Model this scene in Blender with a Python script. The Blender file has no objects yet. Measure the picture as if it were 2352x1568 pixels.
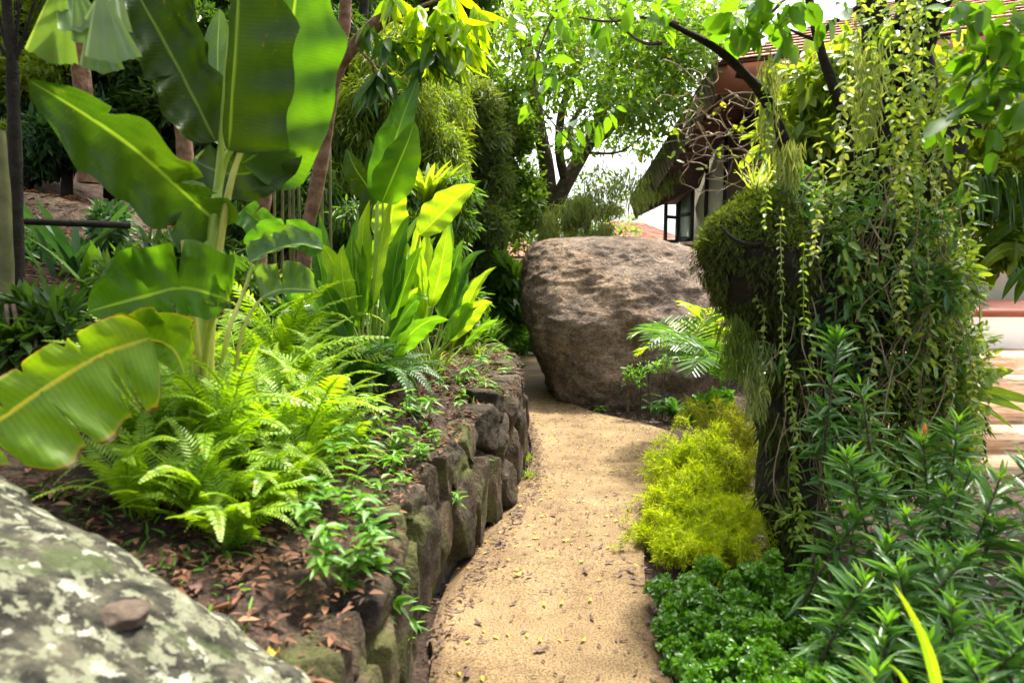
import bpy, math
import numpy as np
from mathutils import Vector, noise

# ------------------------------------------------------------------ camera, sky, sun, exposure
sc = bpy.context.scene
F = 1568.0
PITCH = math.atan(157 / F)
cam_d = bpy.data.cameras.new('camera')
cam = bpy.data.objects.new('camera', cam_d)
sc.collection.objects.link(cam)
sc.camera = cam
cam.location = (0, 0, 1.5)
cam.rotation_euler = (math.pi / 2 - PITCH, 0, 0)
cam_d.lens = 24.0
cam_d.sensor_width = 36.0
cam_d.clip_start = 0.05
cam_d.clip_end = 2000
cam_d.dof.use_dof = True
cam_d.dof.focus_distance = 6.2
cam_d.dof.aperture_fstop = 2.6

SUN_DIR = Vector((0.24, 0.36, 0.90)).normalized()
world = bpy.data.worlds.new('World')
sc.world = world
world.use_nodes = True
wn = world.node_tree
sky = wn.nodes.new('ShaderNodeTexSky')
sky.sky_type = 'NISHITA'
sky.sun_disc = False
sky.sun_elevation = math.asin(SUN_DIR.z)
sky.sun_rotation = math.atan2(SUN_DIR.x, SUN_DIR.y)
sky.dust_density = 6.0
sky.air_density = 1.0
sky.ozone_density = 0.6
hsv = wn.nodes.new('ShaderNodeHueSaturation')
hsv.inputs['Saturation'].default_value = .35      # thin white cloud veil
wn.links.new(sky.outputs[0], hsv.inputs['Color'])
wn.links.new(hsv.outputs[0], wn.nodes['Background'].inputs[0])
wn.nodes['Background'].inputs[1].default_value = 0.15
sun_d = bpy.data.lights.new('sun', 'SUN')
sun_d.energy = 2.7
sun_d.angle = math.radians(4.0)
sun_d.color = (1.0, 0.93, 0.80)
sun = bpy.data.objects.new('sun', sun_d)
sun.rotation_euler = (-SUN_DIR).to_track_quat('-Z', 'Y').to_euler()
sc.collection.objects.link(sun)

sc.view_settings.view_transform = 'Standard'
sc.view_settings.look = 'None'
sc.view_settings.gamma = 1.0
sc.view_settings.exposure = 1.86
cy = sc.cycles
sc.render.engine = 'CYCLES'
cy.use_denoising = True
cy.denoiser = 'OPENIMAGEDENOISE'
cy.max_bounces = 7
cy.diffuse_bounces = 4
cy.glossy_bounces = 2
cy.transmission_bounces = 5
cy.transparent_max_bounces = 4
cy.use_adaptive_sampling = True
cy.adaptive_threshold = 0.02
cy.caustics_reflective = False
cy.caustics_refractive = False

R = np.random.default_rng(11)

# ------------------------------------------------------------------ helpers
def at(px, py, Y):
    dx = (px - 1176) / F
    dz = (784 - py) / F
    c, s = math.cos(PITCH), math.sin(PITCH)
    ry = c + dz * s
    rz = -s + dz * c
    k = Y / ry
    return np.array((dx * k, Y, 1.5 + rz * k))

def gnd(px, py, z=0.0):
    dx = (px - 1176) / F
    dz = (784 - py) / F
    c, s = math.cos(PITCH), math.sin(PITCH)
    ry = c + dz * s
    rz = -s + dz * c
    k = (z - 1.5) / rz
    return np.array((dx * k, ry * k, z))

def nrm(a):
    a = np.asarray(a, float)
    return a / np.maximum(np.linalg.norm(a, axis=-1, keepdims=True), 1e-9)

def n3(p, s=1.0, o=0.0):
    return noise.noise(Vector((p[0] * s + o, p[1] * s + o * 1.7, p[2] * s - o)))

def fbm(p, s=1.0, o=0.0, octv=4):
    v, a, t = 0.0, 1.0, 0.0
    for i in range(octv):
        v += a * n3(p, s, o + i * 13.1)
        t += a
        s *= 2.1
        a *= 0.5
    return v / t

def smooth(pts, n=8, closed=False):
    pts = [np.asarray(p, float) for p in pts]
    out = []
    m = len(pts)
    for i in range(m - 1):
        p0 = pts[max(i - 1, 0)]; p1 = pts[i]; p2 = pts[i + 1]; p3 = pts[min(i + 2, m - 1)]
        for k in range(n):
            t = k / n
            out.append(0.5 * ((2 * p1) + (-p0 + p2) * t + (2 * p0 - 5 * p1 + 4 * p2 - p3) * t * t
                              + (-p0 + 3 * p1 - 3 * p2 + p3) * t ** 3))
    out.append(pts[-1])
    return np.array(out)

class MB:
    def __init__(self):
        self.V = []; self.Fc = []; self.U = []; self.n = 0; self.hasuv = False
    def add(self, V, Fc, uv=None):
        V = np.asarray(V, float).reshape(-1, 3)
        Fc = np.asarray(Fc, int).reshape(-1, 4)
        self.V.append(V); self.Fc.append(Fc + self.n)
        self.n += len(V)
        if uv is None:
            uv = np.zeros((len(V), 2))
        else:
            self.hasuv = True
        self.U.append(np.asarray(uv, float))
        return self
    def box(self, c, s, rot=0.0, axes=None):
        c = np.asarray(c, float); s = np.asarray(s, float) / 2
        q = np.array([(x, y, z) for x in (-1, 1) for y in (-1, 1) for z in (-1, 1)], float) * s
        if axes is not None:
            q = q @ np.asarray(axes)
        elif rot:
            cr, sr = math.cos(rot), math.sin(rot)
            q = np.stack([q[:, 0] * cr - q[:, 1] * sr, q[:, 0] * sr + q[:, 1] * cr, q[:, 2]], 1)
        return self.add(q + c, [(0, 1, 3, 2), (4, 6, 7, 5), (0, 4, 5, 1), (2, 3, 7, 6), (0, 2, 6, 4), (1, 5, 7, 3)])
    def slab(self, quad, th, down=None):
        q = np.asarray(quad, float)
        n = nrm(np.cross(q[1] - q[0], q[3] - q[0])) if down is None else np.asarray(down, float)
        V = np.concatenate([q, q + n * th])
        return self.add(V, [(0, 1, 2, 3), (7, 6, 5, 4), (0, 4, 5, 1), (1, 5, 6, 2), (2, 6, 7, 3), (3, 7, 4, 0)])
    def tube(self, pts, rad, k=7, bump=0.0):
        pts = np.asarray(pts, float); m = len(pts)
        rad = np.interp(np.linspace(0, 1, m), np.linspace(0, 1, len(rad)), rad) if hasattr(rad, '__len__') else np.full(m, rad)
        T = nrm(np.gradient(pts, axis=0))
        ref = np.array((0, 0, 1.0)) if abs(T[0][2]) < 0.9 else np.array((1.0, 0, 0))
        a = nrm(np.cross(T[0], ref))
        rings = []
        ang = np.linspace(0, 2 * math.pi, k, endpoint=False)
        for i in range(m):
            a = nrm(a - T[i] * np.dot(a, T[i]))
            b = np.cross(T[i], a)
            rr = rad[i]
            rk = np.full(k, rr)
            if bump:
                rk = rk * (1 + bump * np.array([n3(pts[i] + 0.5 * np.array((math.cos(g), math.sin(g), 0)) * 0.3, 6) for g in ang]))
            rings.append(pts[i] + np.outer(np.cos(ang) * rk, a) + np.outer(np.sin(ang) * rk, b))
        V = np.concatenate(rings)
        i = np.arange(m - 1)[:, None] * k; j = np.arange(k)[None]
        j2 = (j + 1) % k
        Fc = np.stack([i + j, i + j2, i + k + j2, i + k + j], -1).reshape(-1, 4)
        return self.add(V, Fc)
    def build(self, name, mat, parent=None, origin=None, smooth_=True, local=False):
        V = np.concatenate(self.V); Fc = np.concatenate(self.Fc)
        me = bpy.data.meshes.new(name)
        if origin is not None:
            V = V - np.asarray(origin)
        me.vertices.add(len(V)); me.vertices.foreach_set('co', V.astype(np.float32).ravel())
        nf = len(Fc)
        me.loops.add(nf * 4); me.loops.foreach_set('vertex_index', Fc.astype(np.int32).ravel())
        me.polygons.add(nf)
        me.polygons.foreach_set('loop_start', np.arange(0, nf * 4, 4, dtype=np.int32))
        try:
            me.polygons.foreach_set('loop_total', np.full(nf, 4, dtype=np.int32))
        except Exception:
            pass
        if smooth_:
            me.polygons.foreach_set('use_smooth', np.ones(nf, dtype=bool))
        if self.hasuv:
            U = np.concatenate(self.U)
            lay = me.uv_layers.new(name='UVMap')
            lay.data.foreach_set('uv', U[Fc.ravel()].astype(np.float32).ravel())
        me.update(calc_edges=True)
        me.materials.append(mat)
        o = bpy.data.objects.new(name, me)
        sc.collection.objects.link(o)
        if parent is not None:
            o.parent = parent
            if not local:
                o.location = -root_loc(parent)
        if origin is not None:
            o.location = Vector(origin)
        return o

def root_loc(o):
    l = Vector((0, 0, 0))
    while o is not None:
        l = l + o.location
        o = o.parent
    return l

def tag(o, label=None, cat=None, group=None, kind=None):
    if label: o['label'] = label
    if cat: o['category'] = cat
    if group: o['group'] = group
    if kind: o['kind'] = kind
    return o

def thing(name, label, cat, loc=(0, 0, 0), group=None):
    o = bpy.data.objects.new(name, None)
    sc.collection.objects.link(o)
    o.empty_display_size = 0.1
    o.location = Vector(loc)
    return tag(o, label, cat, group)

LANCE = np.array([(0, 0, 0), (.33, .5, 1), (.70, .36, .6), (1, 0, 0), (.70, -.36, .6), (.33, -.5, 1)])
ROUND = np.array([(0, 0, 0), (.25, .5, 1), (.78, .44, .8), (1, 0, 0), (.78, -.44, .8), (.25, -.5, 1)])
LANCE9 = np.array([(0, 0, 0), (.20, .36, .8), (.48, .5, 1), (.80, .27, .5), (1, 0, 0), (.5, 0, 0), (.80, -.27, .5), (.48, -.5, 1), (.20, -.36, .8)])
ROUND9 = np.array([(0, 0, 0), (.14, .38, .8), (.48, .5, 1), (.84, .32, .6), (1, 0, 0), (.5, 0, 0), (.84, -.32, .6), (.48, -.5, 1), (.14, -.38, .8)])
def cloud(mb, P, D, N, L, W, tm=LANCE, fold=.12, droop=.18):
    P = np.asarray(P, float); n = len(P)
    D = nrm(D); S = nrm(np.cross(D, N)); Nn = np.cross(S, D)
    L = np.broadcast_to(L, (n,)); W = np.broadcast_to(W, (n,))
    u = tm[:, 0]; v = tm[:, 1]; w = tm[:, 2]
    V = (P[:, None] + D[:, None] * (u[None, :, None] * L[:, None, None])
         + S[:, None] * (v[None, :, None] * W[:, None, None])
         + Nn[:, None] * ((w * fold)[None, :, None] * W[:, None, None] - (u ** 2 * droop)[None, :, None] * L[:, None, None]))
    if len(tm) == 9:
        b = np.arange(n)[:, None] * 9
        mb.add(V.reshape(-1, 3), np.concatenate([b + np.array(q) for q in ((0, 1, 2, 5), (5, 2, 3, 4), (5, 4, 6, 7), (0, 5, 7, 8))], 1).reshape(-1, 4))
        return mb
    b = np.arange(n)[:, None] * 6
    Fc = np.concatenate([b + np.array([0, 1, 2, 3]), b + np.array([0, 3, 4, 5])], 1).reshape(-1, 4)
    mb.add(V.reshape(-1, 3), Fc)
    return mb

def rdir(n):
    return nrm(R.normal(size=(n, 3)))

def clump(mb, c, r, n, L, W, tm=LANCE, bias=(0, 0, 0), shell=.45, up=.8, spread=.7, fold=.12, droop=.2, lv=.35):
    n = int(n)
    r = np.broadcast_to(np.asarray(r, float), (3,))
    d = rdir(n); k = R.random(n) ** shell
    P = np.asarray(c) + d * k[:, None] * r
    D = nrm(d * .7 + rdir(n) * spread + np.asarray(bias))
    N = nrm(rdir(n) * .6 + np.array((0, 0, up)) + d * .3)
    LL = L * (1 + lv * R.normal(size=n)).clip(.4, 1.7)
    return cloud(mb, P, D, N, LL, W * LL / L, tm, fold, droop)

# ------------------------------------------------------------------ materials
def mat_new(name):
    m = bpy.data.materials.new(name)
    m.use_nodes = True
    nt = m.node_tree
    return m, nt, nt.nodes['Principled BSDF'], nt.nodes['Material Output']

def ramp(nt, fac, stops):
    r = nt.nodes.new('ShaderNodeValToRGB')
    el = r.color_ramp.elements
    el[0].position, el[0].color = stops[0][0], (*stops[0][1], 1)
    el[1].position, el[1].color = stops[-1][0], (*stops[-1][1], 1)
    for p, c in stops[1:-1]:
        e = el.new(p); e.color = (*c, 1)
    nt.links.new(fac, r.inputs[0])
    return r.outputs[0]

def tex(nt, kind='noise', scale=5.0, detail=4.0, rough=.6, vec=None, coord='Object', dist=0.0):
    if vec is None:
        tc = nt.nodes.new('ShaderNodeTexCoord')
        vec = tc.outputs[coord]
    if kind == 'noise':
        t = nt.nodes.new('ShaderNodeTexNoise')
        t.inputs['Detail'].default_value = detail
        t.inputs['Roughness'].default_value = rough
        t.inputs['Distortion'].default_value = dist
    else:
        t = nt.nodes.new('ShaderNodeTexVoronoi')
        if kind == 'edge': t.feature = 'DISTANCE_TO_EDGE'
    t.inputs['Scale'].default_value = scale
    nt.links.new(vec, t.inputs['Vector'])
    return t.outputs[0]

def geo_pos(nt):
    return nt.nodes.new('ShaderNodeNewGeometry').outputs['Position']

def mixc(nt, fac, a, b, mode='MIX'):
    m = nt.nodes.new('ShaderNodeMix')
    m.data_type = 'RGBA'; m.blend_type = mode
    for s, v in ((m.inputs[0], fac), (m.inputs[6], a), (m.inputs[7], b)):
        if isinstance(v, (float, int)): s.default_value = v
        elif isinstance(v, tuple): s.default_value = (*v, 1)
        else: nt.links.new(v, s)
    return m.outputs[2]

def math_(nt, op, a, b=0.0, c=0.0):
    m = nt.nodes.new('ShaderNodeMath'); m.operation = op
    for i, v in enumerate((a, b, c)):
        if isinstance(v, (float, int)): m.inputs[i].default_value = v
        else: nt.links.new(v, m.inputs[i])
    return m.outputs[0]

def bump(nt, h, strength=.5, dist=.02, prev=None):
    b = nt.nodes.new('ShaderNodeBump')
    b.inputs['Strength'].default_value = strength
    b.inputs['Distance'].default_value = dist
    nt.links.new(h, b.inputs['Height'])
    if prev is not None: nt.links.new(prev, b.inputs['Normal'])
    return b.outputs[0]

def leafy(nt, bsdf, out, col, tcol, tr):
    t = nt.nodes.new('ShaderNodeBsdfTranslucent')
    nt.links.new(tcol, t.inputs[0])
    m = nt.nodes.new('ShaderNodeMixShader'); m.inputs[0].default_value = tr
    nt.links.new(col, bsdf.inputs['Base Color'])
    nt.links.new(bsdf.outputs[0], m.inputs[1]); nt.links.new(t.outputs[0], m.inputs[2])
    nt.links.new(m.outputs[0], out.inputs[0])

def foliage(name, c1, c2, c3=None, tr=.42, rough=.45, spec=.5, tb=(1.7, 1.6, .55)):
    """leaf colour varies from leaf to leaf; light passing through is yellower"""
    m, nt, b, out = mat_new(name)
    g = nt.nodes.new('ShaderNodeNewGeometry')
    st = [(0, c1), (.7, c2)] + ([(.97, c2), (1, c3)] if c3 else [(1, c2)])
    col = ramp(nt, g.outputs['Random Per Island'], st)
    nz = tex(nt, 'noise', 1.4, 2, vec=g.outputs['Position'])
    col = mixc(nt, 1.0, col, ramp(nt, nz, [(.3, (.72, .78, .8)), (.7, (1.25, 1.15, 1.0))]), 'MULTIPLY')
    tc = mixc(nt, 1.0, col, tb, 'MULTIPLY')
    b.inputs['Roughness'].default_value = rough
    b.inputs['Specular IOR Level'].default_value = spec
    leafy(nt, b, out, col, tc, tr)
    return m

def bigleaf_mat(name, c1, c2, rib, tr=.4, rough=.32, edge=None, veins=70., blot=None, spec=.5, tb=(1.9, 1.8, .4)):
    m, nt, b, out = mat_new(name)
    uvn = nt.nodes.new('ShaderNodeUVMap')
    sp = nt.nodes.new('ShaderNodeSeparateXYZ'); nt.links.new(uvn.outputs[0], sp.inputs[0])
    u, v = sp.outputs[0], sp.outputs[1]
    a = math_(nt, 'ABSOLUTE', math_(nt, 'SUBTRACT', u, .5))
    nz = tex(nt, 'noise', 5, 4, vec=geo_pos(nt))
    col = ramp(nt, nz, [(.3, c1), (.7, c2)])
    ph = math_(nt, 'ADD', math_(nt, 'MULTIPLY', v, veins * 6.28), math_(nt, 'MULTIPLY', a, -22.0))
    ph = math_(nt, 'ADD', ph, math_(nt, 'MULTIPLY', tex(nt, 'noise', 3, 2, vec=geo_pos(nt)), 6.0))
    vein = math_(nt, 'SINE', ph)
    vfine = math_(nt, 'SINE', math_(nt, 'MULTIPLY', ph, 2.7))
    vs = math_(nt, 'MULTIPLY_ADD', math_(nt, 'ADD', vein, vfine), .04, .96)
    cm = nt.nodes.new('ShaderNodeCombineXYZ')
    for i in range(3): nt.links.new(vs, cm.inputs[i])
    col = mixc(nt, 1.0, col, cm.outputs[0], 'MULTIPLY')
    if edge:
        ed = math_(nt, 'SUBTRACT', .5, a)
        ed2 = math_(nt, 'ADD', ed, math_(nt, 'MULTIPLY', math_(nt, 'SUBTRACT', tex(nt, 'noise', 9, 4, vec=geo_pos(nt)), .5), edge[2]))
        f = ramp(nt, ed2, [(edge[3] * .3, (1, 1, 1)), (edge[3], (0, 0, 0))])
        f2 = ramp(nt, ed2, [(edge[3] * .9, (1, 1, 1)), (edge[3] * 3.2, (0, 0, 0))])
        col = mixc(nt, f2, col, edge[1]); col = mixc(nt, f, col, edge[0])
    sp_n = tex(nt, 'noise', 55, 4, .7, vec=geo_pos(nt))
    sp_m = tex(nt, 'noise', 4, 3, .6, vec=geo_pos(nt))
    spf = math_(nt, 'MULTIPLY', ramp(nt, sp_n, [(.62, (0, 0, 0)), (.68, (1, 1, 1))]), ramp(nt, sp_m, [(.45, (0, 0, 0)), (.6, (.9, .9, .9))]))
    col = mixc(nt, spf, col, (.16, .12, .03))
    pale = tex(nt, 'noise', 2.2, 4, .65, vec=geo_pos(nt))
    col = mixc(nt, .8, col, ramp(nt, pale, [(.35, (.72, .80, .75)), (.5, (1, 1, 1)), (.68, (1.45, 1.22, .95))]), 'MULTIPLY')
    ribf = ramp(nt, a, [(.012, (1, 1, 1)), (.028, (0, 0, 0))])
    col = mixc(nt, ribf, col, rib)
    tc = mixc(nt, 1.0, col, tb, 'MULTIPLY')
    h = math_(nt, 'ADD', vein, math_(nt, 'MULTIPLY', vfine, .5))
    nt.links.new(bump(nt, h, .22, .0018), b.inputs['Normal'])
    b.inputs['Roughness'].default_value = rough
    b.inputs['Specular IOR Level'].default_value = spec * .7
    leafy(nt, b, out, col, tc, tr)
    return m

def rough_mat(name, stops, scale=4., rough=.85, bumps=((8., .6, .03),), spec=.25, extra=None, coord=None, detail=8.):
    m, nt, b, out = mat_new(name)
    pos = geo_pos(nt)
    nz = tex(nt, 'noise', scale, detail, .62, vec=pos)
    col = ramp(nt, nz, stops)
    if extra: col = extra(nt, pos, col)
    nt.links.new(col, b.inputs['Base Color'])
    prev = None
    for s, st, d in bumps:
        prev = bump(nt, tex(nt, 'noise', s, 6, .65, vec=pos), st, d, prev)
    nt.links.new(prev, b.inputs['Normal'])
    b.inputs['Roughness'].default_value = rough
    b.inputs['Specular IOR Level'].default_value = spec
    return m

def plain(name, c, rough=.6, var=.25, spec=.4, scale=6.):
    lo = tuple(x * (1 - var) for x in c); hi = tuple(min(1, x * (1 + var)) for x in c)
    return rough_mat(name, [(.35, lo), (.65, hi)], scale, rough, ((40., .25, .004),), spec)

def stretch(nt, pos, s):
    mp = nt.nodes.new('ShaderNodeMapping'); mp.inputs['Scale'].default_value = s
    nt.links.new(pos, mp.inputs[0]); return mp.outputs[0]

# rocks
def boulder_extra(nt, pos, col):
    sp = tex(nt, 'noise', 26, 5, .8, vec=stretch(nt, pos, (1, 1, 2.2)))
    col = mixc(nt, .85, col, ramp(nt, sp, [(.36, (.30, .27, .25)), (.5, (1, 1, 1)), (.64, (1.6, 1.52, 1.42))]), 'MULTIPLY')
    mid_ = tex(nt, 'noise', 6, 5, .7, vec=pos)
    col = mixc(nt, .9, col, ramp(nt, mid_, [(.35, (.55, .52, .52)), (.5, (1, 1, 1)), (.65, (1.35, 1.3, 1.2))]), 'MULTIPLY')
    big = tex(nt, 'noise', 1.1, 3, .6, vec=pos)
    col = mixc(nt, ramp(nt, big, [(.50, (0, 0, 0)), (.66, (1, 1, 1))]), col, mixc(nt, 1.0, col, (1.3, 1.22, 1.08), 'MULTIPLY'))
    st = tex(nt, 'noise', 2.2, 5, .7, vec=stretch(nt, pos, (1.6, 1.6, .35)))
    col = mixc(nt, ramp(nt, st, [(.50, (0, 0, 0)), (.66, (.45, .45, .45))]), col, (.085, .066, .050))
    return col
M_boulder = rough_mat('boulder_rock', [(.3, (.165, .122, .095)), (.5, (.255, .195, .150)), (.7, (.34, .265, .20))], 2.4,
                      .9, ((3., .8, .16), (12., 1., .07), (34., 1., .03)), extra=boulder_extra)
def lichen_extra(nt, pos, col):
    a = tex(nt, 'noise', 15, 6, .7, vec=pos)
    col = mixc(nt, ramp(nt, a, [(.525, (0, 0, 0)), (.55, (1, 1, 1))]), col, (.185, .19, .125))
    b = tex(nt, 'noise', 4.5, 5, .6, vec=stretch(nt, pos, (1, 1.3, 1)))
    col = mixc(nt, ramp(nt, b, [(.56, (0, 0, 0)), (.66, (.8, .8, .8))]), col, (.055, .075, .025))
    c = tex(nt, 'noise', 14, 5, .6, vec=stretch(nt, pos, (1.2, .9, 1)))
    return mixc(nt, ramp(nt, c, [(.60, (0, 0, 0)), (.63, (1, 1, 1))]), col, (.31, .31, .24))
M_lichen = rough_mat('lichen_rock', [(.38, (.010, .010, .007)), (.5, (.042, .040, .028)), (.62, (.10, .092, .062))], 11,
                     .92, ((6., .9, .08), (28., .9, .02), (90., .6, .006)), extra=lichen_extra)
def moss_extra(nt, pos, col):
    r_ = nt.nodes.new('ShaderNodeObjectInfo').outputs['Random']
    col = mixc(nt, 1.0, col, ramp(nt, r_, [(0, (.62, .58, .54)), (.5, (1, .96, .9)), (1, (1.5, 1.42, 1.3))]), 'MULTIPLY')
    a = tex(nt, 'noise', 3.2, 6, .6, vec=pos)
    col = mixc(nt, ramp(nt, a, [(.50, (0, 0, 0)), (.62, (.8, .8, .8))]), col, (.085, .095, .025))
    sp = tex(nt, 'noise', 90, 3, .7, vec=pos)
    return mixc(nt, .6, col, ramp(nt, sp, [(.35, (.45, .42, .4)), (.65, (1.4, 1.35, 1.3))]), 'MULTIPLY')
M_wallstone = rough_mat('wall_stone', [(.33, (.022, .018, .013)), (.5, (.060, .046, .032)), (.67, (.14, .108, .075))], 5.,
                        .9, ((7., 1., .06), (30., 1., .022), (90., .7, .008)), extra=moss_extra)
M_joint = rough_mat('wall_joint', [(.3, (.035, .028, .019)), (.7, (.09, .072, .05))], 12, .95, ((16., 1., .04), (60., .8, .012)))

def soil_extra(nt, pos, col):
    v = tex(nt, 'noise', 55, 5, .75, vec=pos)
    return mixc(nt, .9, col, ramp(nt, v, [(.35, (.35, .33, .32)), (.5, (.9, .9, .9)), (.65, (1.9, 1.7, 1.55))]), 'MULTIPLY')
M_soil = rough_mat('mulch_soil', [(.3, (.020, .013, .009)), (.5, (.042, .027, .019)), (.7, (.085, .056, .04))], 9,
                   .95, ((12., .8, .03), (60., .9, .012)), extra=soil_extra)
M_bank = rough_mat('bank_soil', [(.3, (.035, .024, .016)), (.5, (.075, .052, .036)), (.7, (.13, .095, .065))], 7,
                   .95, ((10., .8, .04), (50., .8, .015)), extra=soil_extra)
M_far = rough_mat('far_ground', [(.3, (.02, .03, .01)), (.5, (.035, .05, .015)), (.7, (.06, .07, .025))], 3, .95)

def rnd_tint(nt, col, src, lo=(.6, .58, .55), hi=(1.4, 1.35, 1.28)):
    if src == 'island': r_ = nt.nodes.new('ShaderNodeNewGeometry').outputs['Random Per Island']
    else: r_ = nt.nodes.new('ShaderNodeObjectInfo').outputs['Random']
    return mixc(nt, 1.0, col, ramp(nt, r_, [(0, lo), (1, hi)]), 'MULTIPLY')
def path_extra(nt, pos, col):
    sp = tex(nt, 'noise', 125, 2, .7, vec=pos)
    col = mixc(nt, .95, col, ramp(nt, sp, [(.34, (.25, .22, .20)), (.46, (.9, .9, .9)), (.60, (1.6, 1.55, 1.45))]), 'MULTIPLY')
    v = tex(nt, 'voronoi', 120, vec=pos)
    col = mixc(nt, .5, col, ramp(nt, v, [(.05, (.7, .65, .6)), (.3, (1.06, 1.05, 1.03))]), 'MULTIPLY')
    st = tex(nt, 'noise', 2.4, 6, .7, vec=pos)
    return mixc(nt, .9, col, ramp(nt, st, [(.38, (.66, .62, .58)), (.6, (1.05, 1.04, 1.02))]), 'MULTIPLY')
M_path = rough_mat('sand_path', [(.3, (.130, .090, .046)), (.5, (.174, .122, .064)), (.7, (.215, .156, .086))], 1.3,
                   .88, ((150., .5, .004),), extra=path_extra)

# wood and bark
M_bark = rough_mat('bark', [(.3, (.035, .026, .02)), (.5, (.085, .062, .045)), (.7, (.17, .13, .095))], 14, .92, ((18., .9, .02), (60., .6, .006)))
M_redbark = rough_mat('reddish_bark', [(.3, (.07, .035, .022)), (.5, (.16, .085, .055)), (.7, (.25, .15, .10))], 16, .92, ((20., .9, .02),))
M_darkbark = rough_mat('dark_bark', [(.3, (.008, .007, .005)), (.6, (.022, .018, .013)), (.75, (.045, .034, .024))], 12, .95, ((14., 1., .03), (50., .8, .01)))
M_grey = rough_mat('grey_bark', [(.3, (.05, .045, .04)), (.5, (.11, .10, .085)), (.75, (.22, .21, .18))], 20, .9, ((25., .8, .01),))
M_twig = plain('pale_twig', (.24, .17, .11), .7)
M_cane = rough_mat('bamboo_cane', [(.3, (.05, .06, .02)), (.7, (.16, .15, .06))], 8, .5, ((20., .3, .004),))
M_stem = rough_mat('green_stem', [(.3, (.22, .34, .04)), (.7, (.38, .50, .09))], 5, .4, ((20., .2, .003),), spec=.5)
M_ystem = rough_mat('yellow_stem', [(.3, (.30, .32, .05)), (.7, (.46, .46, .10))], 5, .4, ((20., .2, .003),), spec=.5)

# leaves
M_ban_dark = bigleaf_mat('banana_leaf_shaded', (.017, .042, .005), (.032, .068, .006), (.10, .17, .03), tr=.16, rough=.46, spec=.3, veins=75)  # darker copy of the banana leaf; its shade is put into the colour
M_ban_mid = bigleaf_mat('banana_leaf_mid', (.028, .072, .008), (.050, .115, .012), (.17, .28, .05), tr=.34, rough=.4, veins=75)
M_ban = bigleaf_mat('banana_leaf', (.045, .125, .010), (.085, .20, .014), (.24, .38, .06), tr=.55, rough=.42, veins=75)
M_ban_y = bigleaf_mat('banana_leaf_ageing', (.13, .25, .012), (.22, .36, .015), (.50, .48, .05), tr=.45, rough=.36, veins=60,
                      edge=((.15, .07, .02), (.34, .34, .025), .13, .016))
M_silver = bigleaf_mat('banana_leaf_pale_sheen', (.07, .14, .05), (.12, .21, .08), (.26, .36, .14), tr=.35, rough=.3, veins=40, spec=.7)  # grey green paleness is leaf gloss put into the base colour
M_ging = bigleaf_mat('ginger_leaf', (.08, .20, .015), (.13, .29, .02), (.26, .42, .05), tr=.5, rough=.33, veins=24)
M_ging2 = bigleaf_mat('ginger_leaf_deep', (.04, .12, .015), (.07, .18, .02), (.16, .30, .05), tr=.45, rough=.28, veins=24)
M_ging3 = bigleaf_mat('ginger_leaf_lime', (.17, .31, .02), (.27, .42, .03), (.40, .52, .06), tr=.5, rough=.36, veins=24)
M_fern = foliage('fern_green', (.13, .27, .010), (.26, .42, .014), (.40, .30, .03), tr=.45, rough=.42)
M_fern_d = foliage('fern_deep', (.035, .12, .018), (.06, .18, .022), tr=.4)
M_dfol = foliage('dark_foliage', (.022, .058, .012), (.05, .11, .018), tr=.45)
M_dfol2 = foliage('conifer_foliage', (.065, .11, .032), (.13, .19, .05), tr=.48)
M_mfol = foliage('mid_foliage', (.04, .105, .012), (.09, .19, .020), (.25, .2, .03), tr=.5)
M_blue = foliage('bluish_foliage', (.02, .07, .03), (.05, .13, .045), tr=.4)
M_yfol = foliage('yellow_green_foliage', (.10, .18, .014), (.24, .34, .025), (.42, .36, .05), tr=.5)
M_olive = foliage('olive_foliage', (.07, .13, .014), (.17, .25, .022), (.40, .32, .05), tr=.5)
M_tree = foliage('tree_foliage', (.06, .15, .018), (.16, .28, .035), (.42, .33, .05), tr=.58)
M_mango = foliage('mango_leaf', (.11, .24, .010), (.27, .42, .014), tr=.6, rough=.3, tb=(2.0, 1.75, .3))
M_mango_d = foliage('mango_leaf_shaded', (.02, .07, .010), (.04, .11, .014), tr=.4, rough=.3)  # shaded copy of the mango leaf, shadow put into the colour
M_branchleaf = foliage('branch_leaf', (.06, .17, .012), (.12, .26, .018), tr=.55, rough=.35, tb=(1.6, 1.5, .4))
M_button = foliage('button_leaf', (.22, .30, .07), (.42, .50, .17), (.55, .52, .14), tr=.35, rough=.4)
M_button2 = foliage('button_leaf_green', (.12, .21, .025), (.28, .40, .06), (.42, .40, .16), tr=.4, rough=.4)
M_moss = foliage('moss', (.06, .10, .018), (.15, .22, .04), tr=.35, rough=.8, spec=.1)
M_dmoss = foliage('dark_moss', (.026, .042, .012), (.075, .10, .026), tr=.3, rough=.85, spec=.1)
M_span = foliage('hanging_moss', (.14, .20, .07), (.30, .37, .14), tr=.35, rough=.8, spec=.1)
M_asp = foliage('asparagus_fern', (.22, .34, .008), (.42, .50, .010), tr=.5, rough=.6, spec=.2)
M_box = foliage('glossy_small_leaf', (.04, .14, .010), (.12, .30, .016), (.2, .4, .03), tr=.4, rough=.3, spec=.7)
M_lime = foliage('lime_small_leaf', (.09, .26, .015), (.15, .36, .02), tr=.4)
M_ole = foliage('willowy_leaf', (.045, .135, .034), (.09, .22, .045), (.16, .33, .04), tr=.4, rough=.34, spec=.7)
M_ole_y = foliage('willowy_leaf_new', (.10, .26, .02), (.16, .36, .03), tr=.45, rough=.35)
M_palm = foliage('palm_leaflet', (.035, .10, .016), (.08, .19, .022), (.36, .32, .03), tr=.45, rough=.3, spec=.7)
M_palm_y = foliage('palm_leaflet_lime', (.14, .27, .015), (.28, .40, .02), (.5, .4, .03), tr=.5, rough=.32)
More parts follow.
